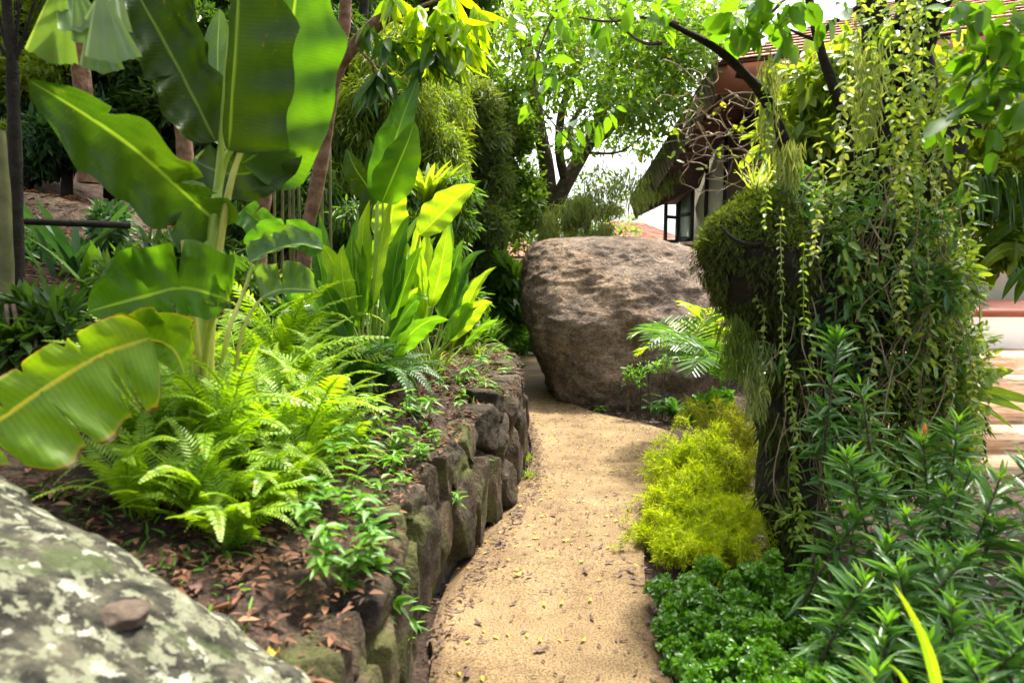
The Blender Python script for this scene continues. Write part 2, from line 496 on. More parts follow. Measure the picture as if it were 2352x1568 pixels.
M_weed = foliage('weed_leaf', (.07, .20, .02), (.13, .30, .03), tr=.45)
M_dead = foliage('dead_leaf', (.03, .016, .012), (.16, .080, .05), (.32, .20, .12), tr=.15, rough=.7, spec=.2, tb=(1.3, 1.1, .8))
M_dead2 = foliage('dead_leaf_dark', (.04, .022, .022), (.11, .06, .05), tr=.1, rough=.6, spec=.3, tb=(1.2, 1.1, .8))
M_yel = foliage('yellow_leaf', (.34, .34, .03), (.50, .42, .04), tr=.3, rough=.5)
M_orange = plain('orange_petal', (.62, .22, .02), .5)
M_red = plain('red_bract', (.55, .04, .02), .4)
M_dryred = foliage('dry_reddish_leaf', (.22, .08, .04), (.40, .20, .10), tr=.3)

# building
def tiles_extra(nt, pos, col):
    return rnd_tint(nt, col, 'island')
M_tile = rough_mat('roof_tile', [(.3, (.30, .12, .075)), (.5, (.46, .22, .15)), (.7, (.60, .36, .27))], 4, .7, ((30., .3, .006),), extra=tiles_extra)
M_tile_gap = plain('roof_underlay', (.10, .035, .025), .9)
M_fascia = rough_mat('red_fascia', [(.3, (.26, .085, .05)), (.7, (.36, .13, .08))], 3, .6, ((20., .3, .004),))
M_soffit = rough_mat('dark_timber', [(.3, (.018, .014, .012)), (.7, (.05, .036, .028))], 10, .8, ((20., .4, .006),))
M_oldtile = rough_mat('weathered_tile', [(.3, (.085, .08, .058)), (.7, (.20, .185, .13))], 6, .9, ((20., .6, .01),), extra=tiles_extra)
M_eave = rough_mat('brown_eave', [(.3, (.075, .045, .033)), (.7, (.13, .08, .058))], 10, .8, ((20., .4, .006),))
M_cream = rough_mat('cream_render', [(.3, (.74, .71, .54)), (.7, (.82, .79, .62))], 2, .85, ((60., .25, .003),))
M_tan = rough_mat('tan_render', [(.3, (.20, .14, .09)), (.7, (.27, .19, .125))], 2, .85, ((60., .25, .003),))
M_frame = plain('dark_window_frame', (.022, .026, .028), .5)
m, nt, b, out = mat_new('window_glass')
b.inputs['Base Color'].default_value = (.34, .40, .40, 1); b.inputs['Roughness'].default_value = .12  # opaque grey base stands in for the reflection in the pane
b.inputs['Alpha'].default_value = 1.0; b.inputs['Specular IOR Level'].default_value = .8
M_glass = m
def slate_extra(nt, pos, col):
    v = tex(nt, 'noise', 3.5, 3, .6, vec=stretch(nt, pos, (.9, .9, 12)))
    return mixc(nt, .95, col, ramp(nt, v, [(.34, (.35, .32, .32)), (.42, (1.0, .95, .9)), (.50, (1.2, .85, .6)), (.56, (1.35, 1.28, 1.2))]), 'MULTIPLY')
M_slate = rough_mat('layered_stone', [(.3, (.36, .21, .13)), (.5, (.50, .37, .27)), (.7, (.60, .52, .44))], 2.2, .8, ((25., .5, .01),), extra=slate_extra)
M_white = rough_mat('glare_white', [(.3, (.66, .64, .58)), (.7, (.78, .76, .71))], 3, .8, ((50., .2, .003),))  # overexposed sun glare on the terrace stone put into the white
M_metal, nt, b, out = mat_new('brushed_metal')
b.inputs['Metallic'].default_value = .9; b.inputs['Roughness'].default_value = .3; b.inputs['Base Color'].default_value = (.6, .6, .58, 1)

# ------------------------------------------------------------------ ground, path, bed
wall_px = [(1010, 1560 + 260), (935, 1640), (960, 1470), (1000, 1390), (1075, 1300), (1140, 1205), (1195, 1130), (1208, 1060), (1196, 985), (1160, 925)]
wallc = [np.array((-.42, -.6, 0)), np.array((-.50, .6, 0))] + [gnd(x, y) for x, y in wall_px[1:]]
wallc += [np.array((-.75, 8.6, 0)), np.array((-2.2, 9.6, 0))]
wall_line = smooth(wallc, 14)
WALL_H = .74
def wall_h(y):
    return float(np.interp(y, [-1, 1.2, 2.2, 3.2, 4.2, 6, 9.6], [.50, .50, .55, .66, .73, .71, .62]))
wl2 = wall_line[:, :2]
def wall_dist(x, y):
    d = wl2 - np.array((x, y))
    dd = (d ** 2).sum(1)
    i = int(dd.argmin())
    sgn = 1.0
    if i < len(wl2) - 1: t = wl2[i + 1] - wl2[i]
    else: t = wl2[i] - wl2[i - 1]
    if t[0] * (-d[i][1]) - t[1] * (-d[i][0]) < 0: sgn = -1.0   # right of line -> negative
    return sgn * math.sqrt(dd[i])
def bed_z(x, y, d=None):
    if d is None: d = wall_dist(x, y)
    d = max(0, d - .1)
    z = wall_h(y) - .03 + .18 * d + .10 * max(0, d - 1.6)
    z += .05 * n3((x, y, 0), 1.7) + .02 * n3((x, y, 3), 6)
    return z
def base_z(x, y):
    z = -.035
    if y > 13: z -= .20 * (y - 13) if x > -2 else 0
    z = max(z, -9)
    if x < -2 and y > 9: z += .55 * (min(-2 - x, 14)) + .30 * min(max(0, y - 9), 20)
    if x > 1.3 and y < 12: z += .05 * min(1, (x - 1.3))
    return z + .02 * n3((x, y, 0), 1.1)

xs = np.concatenate([np.linspace(-600, -40, 8), np.linspace(-30, -8, 12), np.linspace(-7, 8, 61), np.linspace(9, 30, 12), np.linspace(40, 600, 8)])
ys = np.concatenate([np.linspace(-60, -6, 6), np.linspace(-4, 16, 81), np.linspace(17, 40, 16), np.linspace(60, 900, 9)])
V = np.array([(x, y, base_z(x, y)) for y in ys for x in xs])
nx = len(xs); i = np.arange(len(ys) - 1)[:, None] * nx; j = np.arange(nx - 1)[None]
G = np.stack([i + j, i + j + 1, i + nx + j + 1, i + nx + j], -1).reshape(-1, 4)
gm = MB().add(V, G)
tag(gm.build('ground', M_soil), kind='structure')

# raised bed surface
mb = MB()
cols = np.concatenate([[.13, .19, .26], np.linspace(.35, 9, 46)])
idx = np.arange(0, len(wall_line), 1)
rows = []
for ii in idx:
    p = wall_line[ii]
    t = wall_line[min(ii + 1, len(wall_line) - 1)] - wall_line[max(ii - 1, 0)]
    n_ = nrm(np.array((-t[1], t[0], 0)))
    far = np.array((-9.5, p[1] * 1.35 - .6, 0))
    r_ = []
    for c in cols:
        q = p + n_ * min(c, .35)
        if c > .35:
            k = (c - .35) / (9 - .35)
            q = q * (1 - k) + far * k
        d = max(c, .0) if c <= .35 else float(np.linalg.norm(q[:2] - p[:2]))
        d = min(d, abs(wall_dist(q[0], q[1])) + .0) if c > .35 else d
        r_.append((q[0], q[1], bed_z(q[0], q[1], d) - max(0, .26 - c) * .5))
    rows.append(r_)
V = np.array(rows).reshape(-1, 3); nc = len(cols)
i = np.arange(len(idx) - 1)[:, None] * nc; j = np.arange(nc - 1)[None]
G = np.stack([i + j, i + nc + j, i + nc + j + 1, i + j + 1], -1).reshape(-1, 4)
tag(mb.add(V, G).build('planting_bed_ground', M_soil), kind='structure')

# path ribbon
left = [(-.32, -1.2), (-.34, .8)] + [tuple(gnd(x, y)[:2]) for x, y in [(985, 1568), (992, 1450), (1048, 1305), (1110, 1225), (1180, 1130), (1222, 1060), (1215, 1000), (1190, 930), (1168, 860), (1150, 810)]]
right = [(.75, -1.2), (.66, .8)] + [tuple(gnd(x, y)[:2]) for x, y in [(1545, 1568), (1515, 1470), (1480, 1320), (1490, 1200), (1530, 1080), (1560, 1008), (1480, 975), (1330, 935), (1285, 880), (1262, 812)]]
Ls = smooth([(*p, 0) for p in left], 10); Rs = smooth([(*p, 0) for p in right], 10)
mb = MB(); K = 10
rows = []
for a, b_ in zip(Ls, Rs):
    r_ = [a + np.array((0, 0, -.04))]
    for k in range(K + 1):
        t = k / K
        p = a * (1 - t) + b_ * t
        z = .022 + .004 * n3(p, 2.0)
        if k in (0, K): z -= .010
        r_.append(p + np.array((0, 0, z)))
    r_.append(b_ + np.array((0, 0, -.04)))
    rows.append(r_)
# far end bends to the left behind the bed
for k in range(1, 7):
    dx = -.55 * k; dy = .25 * k
    base = rows[len(Ls) - 1]
    rows.append([q + np.array((dx, dy, 0)) for q in base])
V = np.array(rows).reshape(-1, 3); nc = K + 3
i = np.arange(len(rows) - 1)[:, None] * nc; j = np.arange(nc - 1)[None]
G = np.stack([i + j, i + j + 1, i + nc + j + 1, i + nc + j], -1).reshape(-1, 4)
tag(mb.add(V, G).build('path', M_path), kind='structure')
PL, PR = Ls, Rs

# brown earth bank at the left back
mb = MB()
xs = np.linspace(-9, -2.4, 40); ys = np.linspace(5.4, 9.5, 30)
V = []
for y in ys:
    for x in xs:
        z = bed_z(x, y) + .1
        z += .62 / (1 + math.exp(-(y - 6.0) * 5)) * min(1, max(0, (-2.5 - x) / 1.0))
        z -= .5 * max(0, 1 - (y - 5.4) / .5) + .5 * max(0, 1 - (-2.4 - x) / .4)
        V.append((x, y, z + .05 * n3((x, y, 1), 3)))
nx = len(xs); i = np.arange(len(ys) - 1)[:, None] * nx; j = np.arange(nx - 1)[None]
G = np.stack([i + j, i + j + 1, i + nx + j + 1, i + nx + j], -1).reshape(-1, 4)
tag(mb.add(V, G).build('hill_bank', M_bank), kind='structure')

# wooded hillside rising beyond the garden on the left
mb = MB()
xs = np.linspace(-60, 0.5, 50); ys = np.linspace(15, 60, 20)
V = [(x, y, -3 + 5.0 * min(1, max(0, (-.5 - x) / 3)) + .45 * (y - 15) * min(1, max(0, (-1 - x) / 5)) + 1.0 * n3((x, y, 0), .3)) for y in ys for x in xs]
nx = len(xs); i = np.arange(len(ys) - 1)[:, None] * nx; j = np.arange(nx - 1)[None]
G = np.stack([i + j, i + j + 1, i + nx + j + 1, i + nx + j], -1).reshape(-1, 4)
tag(mb.add(V, G).build('hillside', M_far), kind='structure')

# ------------------------------------------------------------------ rocks
def rock(levels, seed, amp=.07, nseg=72, nlev=46, pw=2.6, freq=1.6, facet=0.0, crag=0.0):
    """levels: (z, xleft, xright, yfront, yback); lofted, then roughened"""
    lv = np.array(levels, float)
    zt = np.linspace(0, 1, len(lv))
    tt = np.linspace(0, 1, nlev)
    L = smooth([np.array(l) for l in levels], 12)
    L = np.stack([np.interp(tt, np.linspace(0, 1, len(L)), L[:, c]) for c in range(5)], 1)
    ang = np.linspace(0, 2 * math.pi, nseg, endpoint=False)
    V = []
    for (z, xl, xr, yf, yb) in L:
        cx, cy_ = (xl + xr) / 2, (yf + yb) / 2
        hx, hy = (xr - xl) / 2, (yb - yf) / 2
        for a in ang:
            c, s = math.cos(a), math.sin(a)
            r = (abs(c) ** pw + abs(s) ** pw) ** (-1 / pw)
            p = np.array((cx + hx * r * c, cy_ + hy * r * s, z))
            nn = np.array((c, s, .25))
            f = fbm(p, freq, seed, 5) * amp * 2
            if facet:
                q = Vector(p * 1.9 + seed)
                f += facet * (noise.cell(q * .9) - .5) * 0 + facet * (noise.voronoi(q)[0][0] - .35)
            if crag:
                q = np.array((p[0], p[1], p[2] * 2.2))
                f += crag * (.35 - abs(fbm(q, 1.9, seed + 40, 3)) * 2.2) * .5 + crag * .35 * fbm(p, 9, seed, 3)
            V.append(p + nn * f * min(1, (hx + .05) * 3))
    i = np.arange(nlev - 1)[:, None] * nseg; j = np.arange(nseg)[None]; j2 = (j + 1) % nseg
    G = np.stack([i + j, i + j2, i + nseg + j2, i + nseg + j], -1).reshape(-1, 4)
    return MB().add(V, G)

def X(px, Y): return (px - 1176) / F * Y
bl = [(-.15, X(1310, 7.9), X(1640, 7.9), 7.60, 9.3),
      (.02, X(1275, 7.8), X(1665, 7.9), 7.52, 9.5),
      (.30, X(1252, 7.9), X(1690, 7.9), 7.45, 9.7),
      (.62, X(1226, 8.0), X(1700, 8.0), 7.42, 9.8),
      (.92, X(1208, 8.2), X(1700, 8.0), 7.44, 9.9),
      (1.15, X(1202, 8.3), X(1700, 8.1), 7.56, 9.9),
      (1.42, X(1203, 8.4), X(1690, 8.1), 7.76, 9.9),
      (1.66, X(1208, 8.5), X(1655, 8.3), 8.00, 9.8),
      (1.82, X(1222, 8.6), X(1590, 8.4), 8.24, 9.6),
      (1.92, X(1255, 8.7), X(1510, 8.5), 8.50, 9.3),
      (1.955, X(1330, 8.8), X(1430, 8.7), 8.8, 9.0)]
o = rock(bl, 3.3, .055, 240, 170, 3.3, 1.2, .10, .075).build('boulder', M_boulder, origin=(1.3, 8.5, 0))
tag(o, 'huge rounded brown granite boulder standing where the path bends', 'boulder')

# near lichened rock, lower left corner
nl = [(-.3, -3.4, -.24, .0, 2.0), (.2, -3.3, -.24, .05, 1.92), (.47, -3.1, -.32, .1, 1.84), (.58, -3.0, -.50, .15, 1.82),
      (.71, -2.9, -.74, .25, 1.82), (.82, -2.8, -.96, .4, 1.86), (.92, -2.6, -1.18, .55, 1.9), (.99, -2.4, -1.38, .8, 1.88), (1.02, -2.1, -1.7, 1.1, 1.6)]
rk = rock(nl, 8.1, .045, 220, 150, 3.6, 1.7, .07, .055)
from mathutils.bvhtree import BVHTree
rock_tree = BVHTree.FromPolygons([Vector(v) for v in np.concatenate(rk.V)], [tuple(f) for f in np.concatenate(rk.Fc)])
def hit_rock(px, py):
    d = Vector(at(px, py, 1.0)) - Vector((0, 0, 1.5))
    h = rock_tree.ray_cast(Vector((0, 0, 1.5)), d.normalized())
    return np.array(h[0]) if h[0] is not None else at(px, py, 1.4)
o = rk.build('lichened_rock', M_lichen, origin=(-1.7, 1.1, 0))
tag(o, 'large grey rock blotched with pale lichen in the near left corner', 'rock')

def stone(name, c, s, rotz, seed, mat, label=None, cat=None, parent=None, amp=.18, pw=3.0, tilt=0.0, group=None, k=18, facets=9):
    """irregular block"""
    n = k
    rs = np.random.default_rng(int(seed * 7) + 3)
    planes = [(nrm(rs.normal(size=3)), rs.uniform(.72, .98)) for _ in range(facets)]
    planes.append((nrm(np.array((rs.uniform(-.15, .15), -1, rs.uniform(-.15, .15)))), rs.uniform(.70, .9)))
    th = np.linspace(0.02, math.pi - .02, n); ph = np.linspace(0, 2 * math.pi, int(n * 1.6), endpoint=False)
    V = []
    for t in th:
        for p in ph:
            d = np.array((math.sin(t) * math.cos(p), math.sin(t) * math.sin(p), math.cos(t)))
            r = (np.abs(d) ** pw).sum() ** (-1 / pw)
            q = d * r
            for pn, pd in planes:
                ov = float(q @ pn) - pd
                if ov > 0: q = q - pn * ov
            q = q * (1 + amp * fbm(q, 1.5, seed, 5) * 1.5)
            V.append(q * np.asarray(s) / 2)
    V = np.array(V)
    ct, st = math.cos(tilt), math.sin(tilt)
    V = np.stack([V[:, 0] * ct - V[:, 2] * st, V[:, 1], V[:, 0] * st + V[:, 2] * ct], 1)
    cr, sr = math.cos(rotz), math.sin(rotz)
    V = np.stack([V[:, 0] * cr - V[:, 1] * sr, V[:, 0] * sr + V[:, 1] * cr, V[:, 2]], 1) + np.asarray(c)
    m_ = len(ph); i = np.arange(n - 1)[:, None] * m_; j = np.arange(m_)[None]; j2 = (j + 1) % m_
    G = np.stack([i + j, i + m_ + j, i + m_ + j2, i + j2], -1).reshape(-1, 4)
    mb_ = MB().add(V, G)
    if parent is not None:
        return mb_.build(name, mat, parent)
    o = mb_.build(name, mat, origin=c)
    return tag(o, label, cat, group)

o = stone('brown_stone', hit_rock(280, 1418) + np.array((0, 0, .005)), (.115, .12, .05), .3, 2.2, M_bark, 'flat oval brown stone lying on the lichened rock', 'stone', amp=.1, pw=2.2)
stone('angular_stone', at(668, 1408, 1.98) , (.22, .26, .15), .4, 5.0, M_wallstone, 'angular grey brown stone on the soil beside the near wall end', 'stone', amp=.22, k=26)
stone('angular_stone', at(520, 1530, 1.85) , (.30, .2, .14), -.4, 15.0, M_wallstone, 'flat brown stone half buried between lichened rock and wall', 'stone', amp=.22, k=22)

# retaining wall
seg = np.linalg.norm(np.diff(wall_line, axis=0), axis=1); cum = np.concatenate([[0], np.cumsum(seg)])
def wall_at(s):
    s = min(max(s, 0), cum[-1])
    p = np.array([np.interp(s, cum, wall_line[:, c]) for c in range(3)])
    q = np.array([np.interp(min(s + .08, cum[-1]), cum, wall_line[:, c]) for c in range(3)])
    t = nrm(q - p); return p, t, np.array((-t[1], t[0], 0))
wt = thing('retaining_wall', 'low curved retaining wall of rough brown stones along the sandy path', 'wall', (float(wall_line[60][0]), float(wall_line[60][1]), 0))
mb = MB(); rows = []
for s in np.linspace(0.1, cum[-1] - .12, 90):
    p, t, n_ = wall_at(s); h = wall_h(p[1])
    rows.append([p + n_ * .045 + np.array((0, 0, -.1)), p + n_ * .12 + np.array((0, 0, h - .12)), p + n_ * .30 + np.array((0, 0, h - .04)), p + n_ * .45 + np.array((0, 0, h - .12))])
V = np.array(rows).reshape(-1, 3); i = np.arange(89)[:, None] * 4; j = np.arange(3)[None]
G = np.stack([i + j, i + 4 + j, i + 4 + j + 1, i + j + 1], -1).reshape(-1, 4)
mb.add(V, G).build('mortar', M_joint, wt)
s = .9; k = 0
smax = cum[-1] - .6
while s < smax:
    p, t, n_ = wall_at(s)
    near = p[1] < 3.7
    h = wall_h(p[1]) + R.uniform(-.03, .045)
    w = R.uniform(.22, .36) if near else R.uniform(.20, .34)
    ang = math.atan2(t[1], t[0])
    splits = [0, R.uniform(.62, .74), 1.0] if (near or R.random() < .5) else [0, R.uniform(.42, .5), R.uniform(.70, .78), 1.0]
    for a, b_ in zip(splits[:-1], splits[1:]):
        narrow = (b_ - a) < .4 and R.random() < .45
        for q in ([-.25, .25] if narrow else [0]):
            zc = h * (a + b_) / 2; hh = h * (b_ - a)
            ww = w * (.5 if narrow else 1)
            pos, t2, n2 = wall_at(s + w * (.5 + q) + R.uniform(-.015, .015))
            pos = pos + n2 * (.085 + .085 * (a + b_) / 2 + R.uniform(-.012, .02)) + np.array((0, 0, zc + R.uniform(-.01, .01)))
            stone('stone', pos, (ww * 1.20, .30, hh * 1.18), math.atan2(t2[1], t2[0]), 20 + k * 3.7, M_wallstone, parent=wt, amp=.13, pw=5.5, tilt=R.uniform(-.12, .12), k=30)
            k += 1
    s += w
print('wall stones', k)

# ------------------------------------------------------------------ big leaf builder
def mid3(pts): return smooth([at(*p) for p in pts], 8)
def blade(mb, mid, wl, wr, roll=0., fold=.18, ripple=.02, nl=26, nw=8, shape='banana', tears=0, seed=0.0, view=None, side=None, curl=0.0):
    mid = np.asarray(mid, float)
    m = len(mid)
    cl = np.concatenate([[0], np.cumsum(np.linalg.norm(np.diff(mid, axis=0), axis=1))]); tot = cl[-1]; cl = cl / tot
    ss = np.linspace(0, 1, nl)
    P = np.stack([np.interp(ss, cl, mid[:, c]) for c in range(3)], 1)
    T = nrm(np.gradient(P, axis=0))
    if side is None:
        vd = nrm(P - np.array((0, 0, 1.5)))
        S = nrm(np.cross(T, vd))
    else:
        S = nrm(np.asarray(side) - T * (T @ np.asarray(side))[:, None])
    N = np.cross(S, T)
    ca, sa = math.cos(roll), math.sin(roll)
    S, N = S * ca + N * sa, N * ca - S * sa
    rs = np.random.default_rng(int(seed * 10) + 5)
    tl = [(rs.uniform(.15, .9), rs.choice([-1, 1]), rs.uniform(.012, .03), rs.uniform(.3, .95)) for _ in range(tears)]
    V, U = [], []
    for a, s_ in enumerate(ss):
        if shape == 'banana':
            pr = min(1, (s_ / .10 + .02)) ** .5 * min(1, max(0, (1 - s_) / .30)) ** .62
        elif shape == 'lance':
            pr = max(0, math.sin(math.pi * min(1, s_ ** .85))) ** .9
        else:
            pr = max(0, math.sin(math.pi * min(1, s_ ** .7))) ** .7
        for b_ in range(-nw, nw + 1):
            v = b_ / nw
            w = (wl if v < 0 else wr)
            wid = pr * w * (1 + .05 * math.sin(s_ * 21 + seed))
            for (ts, sd, tw, dp) in tl:
                if sd * v > 0 and abs(s_ - ts) < tw: wid *= 1 - dp * (1 - abs(s_ - ts) / tw) * .9
            rp = ripple * wid * (math.sin(s_ * 27 + seed * 3 + v * 3) * abs(v) * 1.5 + .8 * n3(P[a] + v, 6, seed) * abs(v))
            q = P[a] + S[a] * v * wid * (1 - .25 * curl * abs(v)) + N[a] * (-fold * abs(v) * wid + rp - curl * wid * v * v)
            V.append(q); U.append((.5 + .5 * v, s_ * tot))
    k2 = 2 * nw + 1
    i = np.arange(nl - 1)[:, None] * k2; j = np.arange(k2 - 1)[None]
    G = np.stack([i + j, i + j + 1, i + k2 + j + 1, i + k2 + j], -1).reshape(-1, 4)
    return mb.add(V, G, np.array(U))

def px2m(w, Y): return w / F * Y

# ------------------------------------------------------------------ giant banana-like plant, left foreground
bp = thing('banana_plant', 'tall banana plant with huge paddle leaves in front of the left bed', 'plant', at(470, 860, 2.75))
#   mid, Y list in px, wl, wr (px), roll, mat, tears
BL = [
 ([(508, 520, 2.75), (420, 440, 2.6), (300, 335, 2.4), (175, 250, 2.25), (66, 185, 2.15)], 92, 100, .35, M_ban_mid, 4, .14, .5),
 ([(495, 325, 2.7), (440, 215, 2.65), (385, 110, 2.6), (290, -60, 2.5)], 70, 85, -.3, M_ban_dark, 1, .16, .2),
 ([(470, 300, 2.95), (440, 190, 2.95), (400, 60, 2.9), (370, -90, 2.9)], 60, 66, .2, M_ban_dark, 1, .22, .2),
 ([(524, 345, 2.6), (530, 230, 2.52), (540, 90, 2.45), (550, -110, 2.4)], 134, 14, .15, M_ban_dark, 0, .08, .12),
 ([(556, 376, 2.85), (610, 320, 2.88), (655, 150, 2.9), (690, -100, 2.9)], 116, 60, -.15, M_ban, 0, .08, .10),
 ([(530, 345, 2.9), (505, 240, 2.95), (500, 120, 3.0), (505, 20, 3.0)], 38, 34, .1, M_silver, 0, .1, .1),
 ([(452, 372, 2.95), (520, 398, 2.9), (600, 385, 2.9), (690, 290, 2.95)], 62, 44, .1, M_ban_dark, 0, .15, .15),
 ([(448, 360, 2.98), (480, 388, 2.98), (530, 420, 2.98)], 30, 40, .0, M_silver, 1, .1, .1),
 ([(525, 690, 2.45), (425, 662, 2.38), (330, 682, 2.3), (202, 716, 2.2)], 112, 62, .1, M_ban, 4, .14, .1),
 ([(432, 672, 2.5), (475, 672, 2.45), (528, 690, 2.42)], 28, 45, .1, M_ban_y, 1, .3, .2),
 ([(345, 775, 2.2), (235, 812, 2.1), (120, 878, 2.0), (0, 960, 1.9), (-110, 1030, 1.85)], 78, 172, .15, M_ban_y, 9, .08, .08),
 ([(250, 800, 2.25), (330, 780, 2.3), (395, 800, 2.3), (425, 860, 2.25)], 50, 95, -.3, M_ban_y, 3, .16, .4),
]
for k, (mid, wl, wr, roll, mt, tears, rip, curl) in enumerate(BL):
    Ym = sum(p[2] for p in mid) / len(mid)
    blade(MB(), mid3(mid), px2m(wl, Ym), px2m(wr, Ym), roll, .16, rip, 90 if tears else 48, 10, 'banana', tears, k * 1.7, curl=curl).build('leaf', mt, bp)
PT = [([(468, 985, 2.72), (468, 860, 2.72), (474, 700, 2.72), (492, 500, 2.72), (512, 380, 2.74), (540, 330, 2.74)], (.030, .012)),
      ([(480, 985, 2.68), (480, 860, 2.68), (488, 700, 2.68), (508, 540, 2.68), (530, 420, 2.68), (552, 350, 2.7)], (.022, .010)),
      ([(462, 985, 2.76), (462, 860, 2.76), (468, 620, 2.76), (500, 420, 2.72), (518, 200, 2.65), (530, 60, 2.6)], (.024, .007)),
      ([(455, 985, 2.66), (455, 850, 2.66), (440, 700, 2.62), (432, 620, 2.6), (426, 552, 2.6)], (.020, .017)),
      ([(440, 985, 2.62), (440, 860, 2.62), (420, 760, 2.55), (395, 640, 2.5), (380, 590, 2.5)], (.012, .007)),
      ([(470, 985, 2.65), (470, 850, 2.65), (480, 760, 2.55), (500, 710, 2.47), (528, 690, 2.45)], (.014, .008))]
for k, (pp, r_) in enumerate(PT):
    MB().tube(smooth([at(*q) for q in pp], 6), r_, 10).build('leaf_stalk', M_stem if k % 2 == 0 else M_ystem, bp)

# second small plant with pale leaves
sp_ = thing('young_banana_plant', 'young banana plant with two arching leaves of pale grey green sheen behind the ferns', 'plant', at(520, 850, 2.9))
for mid, wl, wr, roll, mt, curl in [
  ([(572, 603, 3.0), (625, 575, 3.0), (690, 560, 3.0), (742, 572, 3.0)], 26, 40, .9, M_silver, .4),
  ([(742, 575, 3.05), (690, 545, 3.1), (625, 540, 3.1), (560, 560, 3.1)], 44, 30, .2, M_ging2, .3),
  ([(600, 684, 2.9), (650, 665, 2.95), (728, 668, 3.0)], 10, 66, .1, M_silver, .3),
  ([(560, 480, 3.3), (610, 520, 3.3), (660, 560, 3.3)], 42, 30, .2, M_ging2, .2)]:
    Ym = mid[0][2]
    blade(MB(), mid3(mid), px2m(wl, Ym), px2m(wr, Ym), roll, .16, .1, 60, 8, 'banana', 2, wl * .3, curl=curl).build('leaf', mt, sp_)
for pp, r_ in [([(495, 960, 2.85), (508, 860, 2.85), (525, 760, 2.85), (560, 670, 2.95), (580, 612, 3.0)], (.014, .007)), ([(530, 960, 2.85), (540, 860, 2.85), (552, 780, 2.85), (575, 720, 2.88), (602, 684, 2.9)], (.011, .006))]:
    MB().tube(smooth([at(*q) for q in pp], 6), r_, 8).build('leaf_stalk', M_ystem, sp_)

# blurred jagged pale leaves hanging in at the top left corner
fp = thing('fishtail_palm', 'fishtail palm with pale wedge shaped leaflets hanging at the top left', 'palm', at(-260, 700, 2.6))
MB().tube(smooth([at(-260, 700, 2.6), at(-240, 200, 2.5), at(-150, -120, 2.35), at(60, -140, 2.2), at(290, -90, 2.15)], 8), (.04, .008), 8).build('trunk', M_grey, fp)
mb = MB()
for (x0, y0, x1, y1, w) in [(140, -60, 120, 130, 52), (170, -40, 215, 90, 44), (228, -30, 262, 130, 55), (215, 0, 235, 155, 45), (120, -80, 180, 60, 40), (260, -60, 250, 60, 46), (150, 20, 118, 128, 44)]:
    a, b_ = at(x0, y0, 2.05 + .2 * R.random()), at(x1, y1, 2.05 + .2 * R.random())
    m_ = np.linspace(0, 1, 12)[:, None] * (b_ - a) + a
    T = nrm(b_ - a); S = nrm(np.cross(T, nrm(a - np.array((0, 0, 1.5)))))
    rows = []
    for t in np.linspace(0, 1, 12):
        w_ = px2m(w, 2.1) * (t ** .9) * (1 if t < .85 else 1)
        r_ = []
        for v in np.linspace(-1, 1, 13):
            q = a + (b_ - a) * (t + (.08 * math.sin(v * 19) + .10 * (1 - abs(v))) * (t ** 6)) + S * w_ * v + np.cross(S, T) * .003 * math.cos(v * 9) * t
            r_.append(q)
        rows.append(r_)
    V = np.array(rows).reshape(-1, 3); i = np.arange(11)[:, None] * 13; j = np.arange(12)[None]
    mb.add(V, np.stack([i + j, i + j + 1, i + 14 + j, i + 13 + j], -1).reshape(-1, 4), np.array([(0.5 + .04 * (q % 13), q / 40) for q in range(len(V))]))
mb.build('leaflets', M_silver, fp)

# ------------------------------------------------------------------ ginger / heliconia clumps
def clump_plant(name, label, basepx, Y, leaves, mats, zb=None, group=None, stems=True, cat='plant'):
    """leaves: (tip px, tip py, dY, half width px) rising from the base"""
    b0 = at(*basepx, Y); b0[2] = min(b0[2], bed_z(b0[0], b0[1]))
    t = thing(name, label, cat, b0, group)
    smb = MB()
    for k, lf in enumerate(leaves):
        tx, ty, dY, hw = lf[:4]
        tip = at(tx, ty, Y + dY)
        b = b0 + np.array((R.uniform(-.07, .07), R.uniform(-.07, .07), -.04))
        st = b + (tip - b) * (lf[4] if len(lf) > 4 else .42) + np.array((0, 0, .05))
        arch = np.array((R.uniform(-.03, .03), R.uniform(-.04, .04), R.uniform(.03, .12)))
        ctrl = [st, st + (tip - st) * .33 + arch, st + (tip - st) * .7 + arch * .9, tip]
        mt = mats[int(R.integers(len(mats)))]
        blade(MB(), smooth(ctrl, 6), px2m(hw, Y), px2m(hw, Y), R.uniform(-1.1, 1.1), R.uniform(.15, .4), .10, 22, 4, 'lance', 0, R.uniform(0, 50)).build('leaf', mt, t)
        smb.tube(smooth([b, b + (st - b) * .5 + np.array((0, 0, .02)), st], 4), (.011, .006), 6)
    if stems: smb.build('stems', M_stem, t)
    return t
def fan(cx, cy, rx, ry, n, hw, a0=200, a1=340, jit=.18):
    out = []
    for a in np.linspace(a0, a1, n) + R.uniform(-6, 6, n):
        k = 1 + R.uniform(-jit, jit)
        out.append((cx + rx * k * math.cos(math.radians(a)), cy + ry * k * math.sin(math.radians(a)), R.uniform(-.3, .3), hw * R.uniform(.75, 1.2)))
    return out
GM = [M_ging, M_ging, M_ging3, M_ging2]
clump_plant('ginger_clump', 'upright ginger clump with broad glossy leaves at the centre of the left bed', (845, 790), 4.0, fan(850, 760, 175, 255, 20, 25, 185, 350, .3), GM)
clump_plant('ginger_clump', 'lime green ginger clump nearest the end of the stone wall', (985, 800), 4.7, fan(1000, 780, 160, 225, 20, 20, 195, 345, .28), [M_ging, M_ging3, M_ging3, M_ging2])
clump_plant('ginger_clump', 'darker ginger clump with leaning leaves left of the red flower', (770, 745), 4.4, fan(780, 740, 120, 220, 13, 22, 195, 345, .28), [M_ging2, M_ging])
